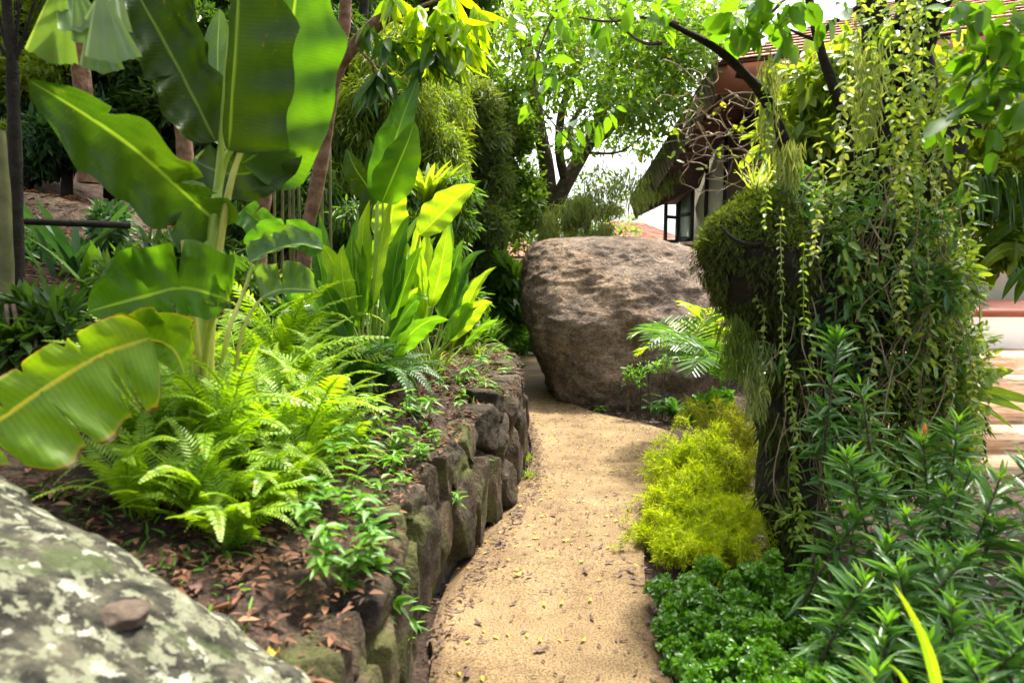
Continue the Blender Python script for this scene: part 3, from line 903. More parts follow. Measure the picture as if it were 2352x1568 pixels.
clump_plant('ginger_clump', 'pale ginger clump tucked behind the red flower stalk', (910, 720), 5.2, fan(930, 740, 130, 250, 14, 17, 215, 325), [M_ging3, M_ging])
hp = thing('heliconia_plant', 'tall heliconia with broad upright leaves below the mango branch', 'plant', at(860, 760, 4.3))
for mid, hwl, hwr, roll, mt in [
   ([(868, 470, 4.3), (890, 380, 4.25), (925, 270, 4.2), (960, 178, 4.2)], 42, 40, .3, M_ging2),
   ([(878, 465, 4.2), (905, 400, 4.1), (935, 330, 4.05), (952, 280, 4.05)], 48, 46, -.2, M_ban),
   ([(865, 468, 4.35), (845, 430, 4.35), (815, 385, 4.3), (797, 343, 4.3)], 30, 36, .4, M_ban_dark),
   ([(880, 560, 4.4), (895, 520, 4.4), (905, 470, 4.4), (925, 420, 4.4)], 40, 44, .1, M_ging3),
   ([(965, 540, 4.5), (1010, 495, 4.5), (1050, 455, 4.45), (1092, 425, 4.4)], 36, 40, .3, M_ging3),
   ([(840, 520, 4.5), (860, 440, 4.5), (860, 380, 4.5), (850, 320, 4.5)], 26, 28, .3, M_ban_dark)]:
    Ym = mid[0][2]
    blade(MB(), mid3(mid), px2m(hwl, Ym), px2m(hwr, Ym), roll, .2, .08, 34, 6, 'ginger', 0, hwl * .4, curl=.15).build('leaf', mt, hp)
smb = MB()
for pp in [[(862, 780, 4.3), (866, 620, 4.3), (868, 470, 4.3)], [(868, 780, 4.25), (880, 620, 4.25), (879, 465, 4.2)], [(858, 780, 4.3), (860, 620, 4.3), (865, 470, 4.35)],
           [(890, 780, 4.4), (885, 660, 4.4), (880, 560, 4.4)], [(930, 780, 4.5), (945, 640, 4.5), (965, 540, 4.5)], [(850, 780, 4.4), (840, 620, 4.5), (840, 520, 4.5)]]:
    smb.tube(smooth([at(*q) for q in pp], 5), (.014, .007), 7)
smb.build('stalks', M_stem, hp)
fl = MB()
for dx, dy in [(0, -48), (-13, -34), (12, -30), (-9, -16), (13, -14), (0, -4)]:
    a, b_ = at(882, 570, 4.15), at(882 + dx, 565 + dy, 4.15)
    fl.tube(smooth([a * .6 + b_ * .4, b_], 4), (.010, .001), 6)
fl.tube(smooth([at(880, 700, 4.2), at(881, 620, 4.17), at(882, 545, 4.15)], 5), .004, 6)
fl.build('red_flower', M_red, hp)

# ------------------------------------------------------------------ ferns
def frond_mesh(length=.6, width=.10, npair=30, a0=1.25, a1=-.7, pin=.25, taper='sword', mat=M_fern, curlx=0.0, stalk=.14):
    """frond in local space starting at origin, growing along +x and arching"""
    mb = MB()
    n = npair + 1
    s = np.linspace(0, 1, n * 2)
    ang = a0 + (a1 - a0) * s ** 1.15
    ds = length / (n * 2)
    px = np.cumsum(np.cos(ang)) * ds; pz = np.cumsum(np.sin(ang)) * ds
    py = curlx * length * s ** 2
    C = np.stack([px, py, pz], 1)
    T = nrm(np.gradient(C, axis=0))
    mb.tube(C, (.0030, .0012), 4)
    P, D, N, L, W = [], [], [], [], []
    for k in range(int(n * 2 * stalk), n * 2, 2):
        t = s[k]
        if taper == 'sword': w = width * (min(1, (t - stalk + .03) / .12)) ** .5 * min(1, (1.02 - t) / .55) ** .75
        else: w = width * math.sin(math.pi * min(1, (t * .82 + .15))) ** .7
        up = nrm(np.cross(T[k], np.array((0, 1, 0))))
        up = up if up[2] > 0 else -up
        for sd in (-1, 1):
            d = nrm(np.array((0, sd, 0)) + T[k] * (.30 + .9 * t * t) + up * R.uniform(-.05, .25))
            P.append(C[k]); D.append(d); N.append(up + np.array((0, 0, .2)) + R.normal(size=3) * .12)
            L.append(w * R.uniform(.9, 1.08)); W.append(pin)
    L = np.array(L)
    cloud(mb, np.array(P), np.array(D), np.array(N), L, np.array(W), LANCE * np.array((1, 1, 1)), .1, .16)
    return mb
def make_fronds(kind, nvar, mat, **kw):
    out = []
    for v in range(nvar):
        a0 = R.uniform(1.1, 1.55); a1 = R.uniform(-1.3, .3)
        k2 = dict(kw); k2['length'] = kw['length'] * R.uniform(.8, 1.2)
        o_ = frond_mesh(a0=a0, a1=a1, mat=mat, curlx=R.uniform(-.12, .12), **k2)
        V = np.concatenate(o_.V)
        out.append((o_, mat))
    return out
def mesh_of(mbm):
    mb_, mat = mbm
    o_ = mb_.build('frond', mat)
    me = o_.data
    bpy.data.objects.remove(o_)
    return me
FR = [mesh_of(q) for q in make_fronds('sword', 9, M_fern, length=.50, width=.052, npair=36, pin=.0098)]
FRD = [mesh_of(q) for q in make_fronds('sword', 6, M_fern_d, length=.46, width=.050, npair=32, pin=.0105)]
for f_ in FR + FRD: f_.name = 'frond'
def fern(loc, n, scale, label, meshes, name='sword_fern', tilt=.0, lean=(0, 0), group='sword ferns', zr=(0, 6.283), cat='fern'):
    t = thing(name, label, cat, loc, group)
    for k in range(n):
        o_ = bpy.data.objects.new('frond', meshes[int(R.integers(len(meshes)))])
        sc.collection.objects.link(o_)
        o_.parent = t
        az = zr[0] + (zr[1] - zr[0]) * (k + R.uniform(-.4, .4)) / n
        s_ = scale * R.uniform(.7, 1.25)
        o_.scale = (s_, s_, s_)
        o_.rotation_euler = (R.uniform(-.35, .35), R.uniform(-.45, .25), az)
        o_.location = (R.uniform(-.03, .03), R.uniform(-.03, .03), 0)
    return t
def bedpt(px, py):
    """point on the bed surface seen at a pixel"""
    d = at(px, py, 1.0) - np.array((0, 0, 1.5))
    last = None
    for Y in np.arange(1.2, 12, .03):
        p = np.array((0, 0, 1.5)) + d * Y
        if wall_dist(p[0], p[1]) > 0 and p[2] <= bed_z(p[0], p[1]): return p
        if wall_dist(p[0], p[1]) <= 0 and p[2] <= 0: return p
    return p
FE = [((700, 1150), 22, .95, 'bright sword fern reaching the weeds at the wall top'),
      ((330, 1200), 20, .95, 'bright sword fern beside the upper edge of the lichened rock'),
      ((550, 1260), 18, .85, 'low bright sword fern over the rusty leaf litter'),
      ((760, 1060), 18, .95, 'loose sword fern on the bare soil side of the patch'),
      ((310, 1080), 26, 1.15, 'bright sword fern right under the big yellowing banana leaf'),
      ((400, 1000), 30, 1.35, 'bright sword fern at the foot of the banana stalks'),
      ((500, 1120), 34, 1.3, 'bright sword fern nearest the viewer above the dead leaves'),
      ((580, 990), 34, 1.45, 'bright sword fern in the middle of the fern patch'),
      ((665, 1085), 32, 1.25, 'bright sword fern on the right side of the patch by bare soil'),
      ((640, 900), 28, 1.6, 'upright sword fern at the back of the patch under pale leaves'),
      ((720, 985), 26, 1.2, 'sword fern behind the bare soil at the right end of the patch'),
      ((460, 1215), 22, .9, 'small sword fern drooping over the dead leaves'),
      ((610, 1190), 22, .9, 'small sword fern hanging towards the angular stone'),
      ((430, 900), 22, 1.3, 'tall sword fern directly behind the banana stalks')]
for (px_, n, s_, lab) in FE:
    p = bedpt(*px_[:2])
    fern(p, n, s_, lab, FR)
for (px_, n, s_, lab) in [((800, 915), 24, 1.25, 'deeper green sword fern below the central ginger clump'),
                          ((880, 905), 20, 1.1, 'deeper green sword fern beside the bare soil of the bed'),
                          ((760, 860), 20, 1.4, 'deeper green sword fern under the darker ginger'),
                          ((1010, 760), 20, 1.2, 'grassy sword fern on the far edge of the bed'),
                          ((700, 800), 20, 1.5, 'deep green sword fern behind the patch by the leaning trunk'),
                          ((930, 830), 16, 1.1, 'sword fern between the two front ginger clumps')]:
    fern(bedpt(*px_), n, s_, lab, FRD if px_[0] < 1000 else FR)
print('ferns', [tuple(np.round(bedpt(*f[0]), 2)) for f in FE])

# ------------------------------------------------------------------ trees: tubes + leaf clumps
def tree(name, label, cat, limbs, bark, clumps, leafmat, group=None, L=.09, W=.03, tm=LANCE, base=None, bias=(0, 0, 0), bump_=.0, droop=.2, crown='crown', k=8, extra=None, spread=.7):
    base = at(*limbs[0][0][0]) if base is None else base
    t = thing(name, label, cat, base, group)
    mb_ = MB()
    for pts, rad in limbs:
        mb_.tube(smooth([at(*q) for q in pts], 7), rad, k, bump_)
    mb_.build('trunk', bark, t)
    if clumps:
        mb_ = MB()
        for (px_, py_, Y, rx, rz, n) in clumps:
            rr = (px2m(rx, Y), px2m((rx + rz) / 2, Y) * 1.1, px2m(rz, Y))
            clump(mb_, at(px_, py_, Y), rr, n, L, W, tm, bias, droop=droop, spread=spread)
        mb_.build(crown, leafmat, t)
    if extra: extra(t)
    return t

def scatter(x0, x1, y0, y1, Y0, Y1, n, r0, r1, dens):
    out = []
    for _ in range(n):
        r_ = R.uniform(r0, r1)
        out.append((R.uniform(x0, x1), R.uniform(y0, y1), R.uniform(Y0, Y1), r_, r_ * R.uniform(.5, .9), int(dens * r_ * r_ / 900)))
    return out

# central tree in front of the sky
Yc = 12.5
cl = []
for (x, y, r_, q, n) in [(1060, 60, 75, 60, 500), (1140, 30, 70, 60, 500), (1130, 150, 60, 55, 400), (1240, 90, 60, 70, 420), (1330, 60, 70, 60, 500), (1420, 90, 70, 60, 520),
                        (1500, 70, 75, 60, 560), (1580, 60, 70, 60, 520), (1640, 40, 60, 50, 400), (1540, 140, 75, 50, 560), (1460, 170, 65, 55, 520), (1600, 110, 60, 40, 380), (1380, 160, 60, 50, 380),
                        (1300, 170, 60, 50, 350), (1420, 240, 55, 40, 380), (1500, 230, 60, 45, 450), (1340, 250, 50, 45, 280), (1540, 200, 50, 40, 330), (1460, 300, 45, 30, 220),
                        (1190, 260, 45, 45, 250), (1170, 340, 45, 50, 260), (1150, 430, 45, 50, 300), (1210, 420, 30, 30, 120), (1320, 330, 30, 25, 90), (1400, 320, 35, 22, 110),
                        (1150, 500, 50, 40, 320), (1190, 530, 40, 30, 220), (1120, 560, 45, 40, 300), (1250, 20, 70, 50, 380), (1350, 0, 80, 50, 450), (1480, 0, 90, 50, 550), (1600, -20, 80, 60, 500),
                        (1120, 250, 50, 50, 300), (1500, 330, 40, 22, 120), (1230, 200, 50, 40, 220), (1420, 430, 45, 22, 130), (1330, 440, 25, 40, 110), (1290, 520, 60, 35, 350), (1380, 520, 55, 28, 300), (1250, 500, 35, 45, 220)]:
    cl.append((x, y, Yc + R.uniform(-2.2, 2.6), r_ * 1.75, q * 1.7, n * 2.2))
limbs = [([(1262, 620, Yc), (1262, 480, Yc), (1255, 380, Yc), (1240, 300, Yc), (1222, 180, Yc), (1205, 60, Yc), (1195, -60, Yc)], (.17, .15, .12, .10, .07)),
         ([(1262, 500, Yc), (1300, 420, Yc), (1340, 350, Yc + .2), (1375, 280, Yc + .3), (1400, 190, Yc + .4), (1440, 60, Yc + .5)], (.15, .13, .10, .05)),
         ([(1300, 420, Yc), (1285, 350, Yc - .2), (1290, 260, Yc - .3), (1320, 160, Yc - .4), (1330, 20, Yc - .4)], (.09, .07, .04)),
         ([(1350, 335, Yc + .2), (1400, 300, Yc), (1440, 240, Yc), (1500, 170, Yc)], (.09, .06, .02)),
         ([(1330, 375, Yc + .2), (1310, 300, Yc + .6), (1340, 240, Yc + .8), (1395, 170, Yc + 1)], (.08, .05, .02)),
         ([(1250, 340, Yc), (1225, 290, Yc), (1230, 200, Yc), (1200, 90, Yc), (1130, 0, Yc)], (.08, .06, .03)),
         ([(1222, 180, Yc), (1180, 80, Yc), (1120, 10, Yc)], (.05, .03, .015)),
         ([(1340, 350, Yc), (1420, 350, Yc), (1480, 310, Yc)], (.03, .02, .01))]
tree('broadleaf_tree', 'open leafy tree with forking trunks against the white sky', 'tree', limbs, M_bark, cl, M_tree, L=.085, W=.042, tm=ROUND, k=9)

# hanging moss clumps on that tree
hm = thing('moss_draped_shrub', 'shrub draped with pale hanging moss right behind the boulder', 'shrub', at(1340, 620, 11.6))
MB().tube(smooth([at(1340, 620, 11.6), at(1345, 540, 11.6), at(1360, 490, 11.5)], 6), (.06, .03), 7).build('stem', M_bark, hm)
mb = MB()
for _ in range(60):
    x = R.uniform(1240, 1420); y = R.uniform(455, 560) + abs(x - 1320) * .12
    clump(mb, at(x, y, 11.5 + R.uniform(-.5, .5)), (px2m(R.uniform(10, 24), 11.5), .2, px2m(R.uniform(10, 26), 11.5)), 110, .12, .012, LANCE, (0, 0, -1.2), spread=.9, shell=.4)
for _ in range(34):
    x = R.uniform(1320, 1490); y = R.uniform(380, 470)
    clump(mb, at(x, y, 11.5 + R.uniform(-.5, .5)), (px2m(14, 11.5), .15, px2m(R.uniform(14, 26), 11.5)), 46, .11, .010, LANCE, (0, 0, -1.4), spread=.7, shell=.4)
mb.build('foliage', M_span, hm)

# dark conifer-like tree left of the sky gap
cl = [(x, y, 10 + R.uniform(-.5, .8), rx, ry, n) for (x, y, rx, ry, n) in [(1085, 235, 65, 45, 2600), (1060, 310, 70, 60, 3600), (1110, 330, 60, 65, 3200), (1075, 400, 75, 50, 3300), (1040, 260, 50, 50, 1800),
      (1115, 420, 60, 50, 2200), (1075, 480, 70, 45, 2200), (1020, 380, 45, 60, 1800), (1150, 290, 35, 45, 1100), (1130, 520, 45, 40, 1100), (1060, 545, 60, 40, 1500), (1090, 600, 50, 40, 900)]]
tree('dense_evergreen_tree', 'dense dull green fine leaved tree behind the left bed', 'tree', [([(1085, 700, 10), (1085, 450, 10), (1080, 220, 10)], (.12, .05))], M_bark, cl, M_dfol2, L=.11, W=.018)

# foliage screen at the back left : separate trees
BG = [
 ('background_tree', 'yellow green small leaved tree at the far left edge', [([(60, 620, 8.5), (62, 300, 8.5), (40, 0, 8.5)], (.08, .04))], scatter(-140, 130, -60, 330, 8, 10, 26, 60, 90, 190), M_yfol, .08, .03, LANCE),
 ('background_tree', 'blue green bushy tree above the brown bank', [([(150, 600, 8.2), (155, 350, 8.2), (150, 150, 8.2)], (.08, .03))], scatter(20, 330, 230, 380, 7.8, 9, 22, 50, 75, 260), M_blue, .09, .03, LANCE),
 ('background_tree', 'dark shaded tree behind the tall banana leaves', [([(250, 640, 9), (260, 300, 9), (250, -40, 9)], (.12, .06))], scatter(120, 520, -80, 330, 8, 10.5, 46, 60, 100, 170), M_dfol, .11, .035, LANCE),
 ('background_tree', 'dark drooping tree between banana plant and leaning trunk', [([(600, 640, 8.8), (590, 300, 8.8), (600, -40, 8.8)], (.10, .05))], scatter(430, 800, -100, 480, 8.2, 10, 56, 60, 95, 180), M_dfol, .14, .022, LANCE),
 ('background_tree', 'olive feathery tree right of the leaning trunk', [([(800, 640, 8.6), (820, 300, 8.6), (840, -40, 8.6)], (.09, .05))], scatter(740, 1010, 60, 460, 7.6, 9.5, 50, 55, 90, 300), M_olive, .10, .013, LANCE),
 ('background_tree', 'mid green tree filling the top between leaning trunk and sky', [([(940, 640, 10.8), (960, 300, 10.8), (980, -40, 10.8)], (.12, .05))], scatter(780, 1090, -80, 240, 10, 12, 40, 60, 90, 200), M_mfol, .11, .035, LANCE),
 ('background_tree', 'light green airy tree between the evergreen and the central tree', [([(1150, 700, 11), (1150, 450, 11), (1145, 200, 11)], (.06, .03))], scatter(1090, 1210, 200, 600, 10.5, 12, 30, 36, 60, 260), M_tree, .08, .034, ROUND),
 ('background_tree', 'shaded understorey tree above the ginger clumps', [([(700, 660, 7.5), (705, 500, 7.5), (700, 420, 7.5)], (.05, .03))], scatter(500, 1060, 400, 600, 6.8, 9, 46, 50, 75, 210), M_mfol, .11, .02, LANCE),
]
for (nm, lab, lim, cl, mt, L_, W_, tm_) in BG:
    tree(nm, lab, 'tree', lim, M_darkbark, cl, mt, group='trees closing the back of the garden', L=L_, W=W_, tm=tm_, bias=(0, 0, -.7) if W_ < .025 else (0, 0, 0))
# far forest mass
mb = MB()
for _ in range(110):
    x, y, Y = R.uniform(-200, 1090), R.uniform(-150, 520), R.uniform(13, 18)
    r_ = R.uniform(70, 120)
    clump(mb, at(x, y, Y), (px2m(r_, Y), px2m(r_, Y), px2m(r_ * .7, Y)), 300, .30, .12, ROUND)
tag(mb.build('far_woods', M_mfol), 'shady mass of woodland closing the view on the left', 'woodland', kind='stuff')

# low shaded plants under the trees
def tuft(px_, py_, Y, n, L_, W_, mat, label, name='strappy_plant', cat='plant', group=None, spreadk=.6, droop=.35, base=None):
    b = at(px_, py_, Y) if base is None else np.asarray(base)
    if base is None and b[0] < 0 and Y < 9.4: b[2] = bed_z(b[0], b[1]) if wall_dist(b[0], b[1]) > 0 else 0.0
    D = nrm(rdir(n) * spreadk + np.array((0, 0, 1.0)))
    D[:, 2] = np.abs(D[:, 2])
    P = b + R.normal(size=(n, 3)) * np.array((.03, .03, 0)) * (L_ / .4)
    N = nrm(-D * 1.0 + np.array((0, 0, 1.4)) + rdir(n) * .2)
    mb_ = MB()
    # three-segment arching blades
    Ls = L_ * R.uniform(.6, 1.1, n)
    H = nrm(D * np.array((1, 1, 0)) + 1e-4)
    for q in range(n):
        t = np.linspace(0, 1, 7)[:, None]
        C = P[q] + D[q] * Ls[q] * t + (H[q] * .35 - np.array((0, 0, .75))) * droop * Ls[q] * t ** 2
        S = nrm(np.cross(D[q], (0, 0, 1.0))) if abs(D[q][2]) < .98 else np.array((1, 0, 0))
        w = (W_ / 2) * np.array([.5, .9, 1, .95, .8, .5, .03])[:, None]
        V = np.stack([C - S * w, C + S * w], 1).reshape(-1, 3)
        i = np.arange(6) * 2
        mb_.add(V, np.stack([i, i + 1, i + 3, i + 2], 1))
    o_ = mb_.build(name, mat, origin=b)
    return tag(o_, label, cat, group)
tuft(160, 610, 5.2, 14, 1.0, .07, M_blue, 'shaded strappy plant against the brown bank')
tuft(215, 660, 4.6, 12, .7, .06, M_mfol, 'dim strappy plant left of the banana stalks')
tuft(60, 760, 3.6, 16, .5, .035, M_fern_d, 'low dark frond plant at the left edge')
tuft(330, 640, 4.9, 16, .7, .05, M_mfol, 'dark strappy plant right behind the folded banana leaf')
tuft(620, 640, 5.4, 18, .7, .05, M_mfol, 'slim leaved plant behind the pale young leaves')
tuft(1040, 700, 6.2, 20, .55, .05, M_yfol, 'yellow green strappy plant at the far end of the bed')
tuft(960, 560, 6.6, 40, .9, .06, M_yfol, 'yellow cordyline like plant above the ginger clumps')
tuft(985, 470, 6.8, 34, .6, .07, M_yfol, 'bright yellow rosette plant beside the large upright leaf', base=at(985, 470, 6.8))
tuft(1175, 640, 9.5, 26, .55, .08, M_mfol, 'broad leaved plant in the dark gap beside the boulder')
tuft(1140, 760, 8.6, 30, .6, .09, M_fern_d, 'dark green plant at the foot of the gap beside the boulder')
tuft(1195, 745, 9.6, 24, .6, .10, M_blue, 'bluish broad leaved plant touching the left side of the boulder')
gs = thing('shade_shrub', 'dark leafy shrub closing the gap left of the boulder', 'shrub', at(1150, 800, 10.2))
mb = MB()
for (x, y, r_) in [(1120, 640, 40), (1160, 660, 36), (1190, 690, 26), (1140, 710, 40), (1175, 745, 30), (1110, 740, 40), (1100, 600, 40), (1150, 620, 26), (1195, 640, 18)]:
    clump(mb, at(x, y, 10.2 + R.uniform(-.3, .3)), px2m(r_, 10.2), r_ * 12, .15, .05, LANCE, (0, 0, .2))
for x in (1140, 1165, 1190, 1210, 1232):
    clump(mb, at(x, 785, 12.4), (px2m(20, 12.4), .2, px2m(24, 12.4)), 160, .14, .05, LANCE, (0, 0, .2))
mb.build('foliage', M_weed, gs)
MB().tube(smooth([at(1150, 800, 10.2), at(1148, 720, 10.2), at(1150, 660, 10.2)], 5), (.03, .015), 6).build('stem', M_bark, gs)
tuft(1115, 690, 8.0, 30, .6, .06, M_mfol, 'mid green bush left of the gap beside the boulder')

for (x, y, Y, spots, mt_s, lab) in [
   (330, 720, 4.4, [(300, 640, 60), (370, 600, 60), (260, 700, 50), (350, 700, 50)], M_dfol, 'dark bushy shrub in the shade behind the folded banana leaf'),
   (600, 700, 4.9, [(560, 650, 50), (620, 690, 50), (660, 740, 50), (600, 740, 50)], M_mfol, 'shaded shrub behind the young banana plant'),
   (120, 640, 5.6, [(90, 600, 40), (60, 560, 36), (140, 640, 40), (210, 600, 40), (240, 520, 44)], M_blue, 'bluish shrub on the brown bank behind the rail'),
   (90, 760, 3.4, [(40, 740, 50), (110, 740, 50), (150, 790, 40), (20, 800, 44)], M_dfol, 'dark shrub at the left edge above the yellowing leaf'),
   (720, 780, 4.7, [(700, 740, 46), (740, 700, 46), (680, 790, 40)], M_fern_d, 'deep green shrub at the foot of the leaning tree'),
   (1030, 760, 6.4, [(1010, 700, 40), (1050, 740, 36), (1080, 690, 36), (1000, 640, 40)], M_mfol, 'leafy shrub at the far end of the bed')]:
    c0 = at(x, y, Y); c0[2] = bed_z(c0[0], c0[1])
    t_ = thing('shade_shrub', lab, 'shrub', c0)
    mb = MB(); sm = MB()
    for (a, b_, r_) in spots:
        for _q in range(3):
            cc_ = at(a + R.uniform(-20, 20), b_ + R.uniform(-16, 16), Y + R.uniform(-.3, .3))
            clump(mb, cc_, px2m(r_ * .8, Y), r_ * 3.2, .11, .034, LANCE, (0, 0, .1))
        sm.tube(smooth([c0, (c0 + cc_) / 2 + R.normal(size=3) * .03, cc_], 5), (.012, .004), 5)
    mb.build('foliage', mt_s, t_); sm.build('stems', M_bark, t_)
# leaning slender tree with mango-like leaves
limbs = [([(690, 800, 4.6), (702, 560, 4.6), (725, 440, 4.6), (752, 290, 4.6), (768, 180, 4.6), (790, 60, 4.6), (802, -120, 4.6)], (.050, .046, .042, .040, .036)),
         ([(755, 260, 4.6), (775, 170, 4.55), (815, 105, 4.5), (870, 50, 4.45), (925, -20, 4.4)], (.030, .034, .045, .042)),
         ([(850, 75, 4.48), (905, 45, 4.4), (950, 75, 4.35), (1000, 95, 4.3), (1050, 90, 4.3)], (.014, .011, .006)),
         ([(905, 45, 4.4), (980, 10, 4.3), (1040, -10, 4.3)], (.012, .006)),
         ([(815, 105, 4.5), (850, 140, 4.4), (868, 165, 4.35)], (.010, .006))]
mt_ = tree('mango_tree', 'slender leaning tree with rough brown bark and drooping glossy leaves', 'tree', limbs, M_redbark, None, M_mango, k=10, bump_=.25)
def tassel(mb_, px_, py_, Y, n, L_, W_, sprd=.8, down=.9):
    b = at(px_, py_, Y)
    D = nrm(rdir(n) * sprd + np.array((0, 0, -down)))
    N = nrm(rdir(n) + np.array((0, -.5, .3)))
    cloud(mb_, b + rdir(n) * .02, D, N, L_ * R.uniform(.7, 1.15, n), W_ * R.uniform(.8, 1.1, n), LANCE9, .16, .22)
mb = MB()
for (x, y, n, L_) in [(1050, 92, 16, .26), (1030, 110, 12, .25), (1000, 60, 14, .26), (1060, 50, 12, .24), (1080, 90, 12, .24), (1010, 20, 14, .24), (960, 20, 12, .24), (990, 110, 10, .24),
                      (1090, 20, 10, .22), (930, 80, 8, .2), (1040, -10, 12, .24), (1100, 60, 8, .2), (900, -10, 12, .22), (1060, 130, 9, .25)]:
    tassel(mb, x, y, 4.3 + R.uniform(-.15, .15), n, L_, .052)
mb.build('sunlit_leaves', M_mango, mt_)  # lit look put into the brighter leaf colour
mb = MB()
for (x, y, n, L_) in [(868, 170, 12, .27), (880, 160, 8, .25), (1000, 110, 7, .26), (980, 130, 6, .28), (850, 60, 7, .2), (960, 60, 8, .22), (895, 90, 8, .2)]:
    tassel(mb, x, y, 4.25 + R.uniform(-.1, .1), n, L_, .06)
mb.build('shaded_leaves', M_mango_d, mt_)  # shade put into the darker leaf colour

mb = MB()
for (x, y, z) in [(-1.3, 3.9, 4.3), (-2.0, 4.9, 4.8), (-2.9, 4.4, 4.6), (-3.4, 5.4, 5.2), (-1.2, 5.6, 5.1), (-2.6, 6.4, 5.7), (-4.2, 6.6, 6.2), (-3.6, 3.4, 4.2), (-4.4, 7.6, 6.4), (-5.2, 8.2, 7), (-4.8, 5.4, 5.6), (-3.3, 7.8, 6.6), (-5.8, 6.6, 6.6)]:
    clump(mb, (x, y, z), (.7, .7, .35), 330, .22, .05, LANCE, (0, 0, -.6))
mb.build('crown', M_mango, mt_)  # unseen crown clumps above the view, placed to shade the bed and bank
# individual slim trunks and canes at the back left
for (nm, lab, pts, rad, mt) in [
  ('slim_tree', 'dark slim trunk at the far left in front of the bank', [(42, 760, 4.2), (36, 400, 4.2), (30, 160, 4.2), (28, 120, 4.2), (10, -60, 4.2)], (.042, .034, .026), M_darkbark),
  ('slim_tree', 'pale reddish trunk behind the banana leaf tip', [(205, 420, 7), (192, 250, 7), (182, 100, 7), (170, -60, 7)], (.10, .085, .08), M_redbark),
  ('slim_tree', 'reddish trunk seen between banana leaf and stalks', [(436, 640, 5.6), (428, 420, 5.6), (420, 300, 5.6), (380, 120, 5.6), (370, -60, 5.6)], (.075, .06, .05), M_redbark),
  ('slim_tree', 'short reddish trunk left of the leaning tree', [(588, 640, 5.8), (598, 500, 5.8), (612, 400, 5.8), (640, 150, 5.8), (650, -60, 5.8)], (.08, .065, .05), M_redbark),
  ('bamboo_pole', 'mossy upright pole cropped by the left edge', [(18, 760, 3.6), (8, 500, 3.6), (-6, 300, 3.6)], (.040, .036), M_cane)]:
    o_ = MB().tube(smooth([at(*q) for q in pts], 8), rad, 9, .2).build(nm, mt, origin=at(*pts[0]))
    tag(o_, lab, 'pole' if nm == 'bamboo_pole' else 'tree')
slim = [o_ for o_ in sc.objects if o_.name.startswith('slim_tree')][0]
mb = MB()
for (x1, y1) in [(-20, 20), (50, 10), (80, 60), (-40, 90)]:
    mb.tube(smooth([at(30, 150, 4.2), at((30 + x1) / 2, 60 + y1 * .4, 4.2), at(x1, y1 - 60, 4.2)], 5), (.014, .006), 6)
mb.build('branch', M_darkbark, slim)
rail = MB().tube(smooth([at(45, 508, 4.3), at(150, 512, 4.4), at(300, 518, 4.6)], 5), .022, 8).build('wooden_rail', M_darkbark, origin=at(45, 508, 4.3))
tag(rail, 'dark horizontal wooden rail before the brown bank', 'rail')
for k, x in enumerate([632, 648, 668, 675, 690, 742, 760]):
    y0, xs_ = 620, R.uniform(-12, 12)
    o_ = MB().tube(smooth([at(x, 640, 6.2), at(x + xs_ * .5, 400, 6.2), at(x + xs_, 200, 6.3), at(x + xs_ * 2, -60, 6.4)], 6), (.014, .012, .008), 6).build('bamboo_cane', M_cane, origin=at(x, 640, 6.2))
    tag(o_, 'thin upright cane standing behind the leaning tree', 'cane', 'thin canes behind the leaning tree')
for k, (a, b_) in enumerate([((20, 900), (60, 720)), ((60, 900), (30, 700)), ((85, 860), (70, 730)), ((40, 960), (110, 740)), ((5, 850), (15, 700)), ((100, 900), (45, 760)), ((-10, 900), (40, 740))]):
    o_ = MB().tube(smooth([at(a[0], a[1], 3.0), at((a[0] + b_[0]) / 2 + 6, (a[1] + b_[1]) / 2, 3.1), at(b_[0], b_[1], 3.2)], 4), .011, 6).build('dry_stalk', M_bark, origin=at(a[0], a[1], 3.0))
    tag(o_, 'dry brown stalk leaning in the shade at the left edge', 'stalk', 'dry stalks at the left edge')

# ------------------------------------------------------------------ distant houses and the big house
def tiled_roof(t, quad, rows, cols_, th=.05, mat=M_tile, name='roof'):
    """quad: eave-left, eave-right, ridge-right, ridge-left"""
    q = [np.asarray(p, float) for p in quad]
    n_ = nrm(np.cross(q[1] - q[0], q[3] - q[0]))
    if n_[2] < 0: n_ = -n_
    mb_ = MB(); mb_.slab(q, -th, down=n_)
    ob = mb_.build(name, M_tile_gap, t, smooth_=False)
    tmb = MB()
    for r_ in range(rows):
        t0, t1 = r_ / rows, (r_ + 1.12) / rows
        for c in range(cols_):
            off = .5 * (r_ % 2)
            u0, u1 = (c + off) / cols_, (c + off + .94) / cols_
            if u1 > 1.02: continue
            t1c = min(t1, 1)
            A = [(q[0] * (1 - u) + q[1] * u) * (1 - v) + (q[3] * (1 - u) + q[2] * u) * v for u, v in ((u0, t0), (u1, t0), (u1, t1c), (u0, t1c))]
            A[0] = A[0] + n_ * .035; A[1] = A[1] + n_ * .035; A[2] = A[2] + n_ * .006; A[3] = A[3] + n_ * .006
            tmb.slab(A, -.014, down=n_)
    tmb.build('tiles', mat, ob)
    return ob
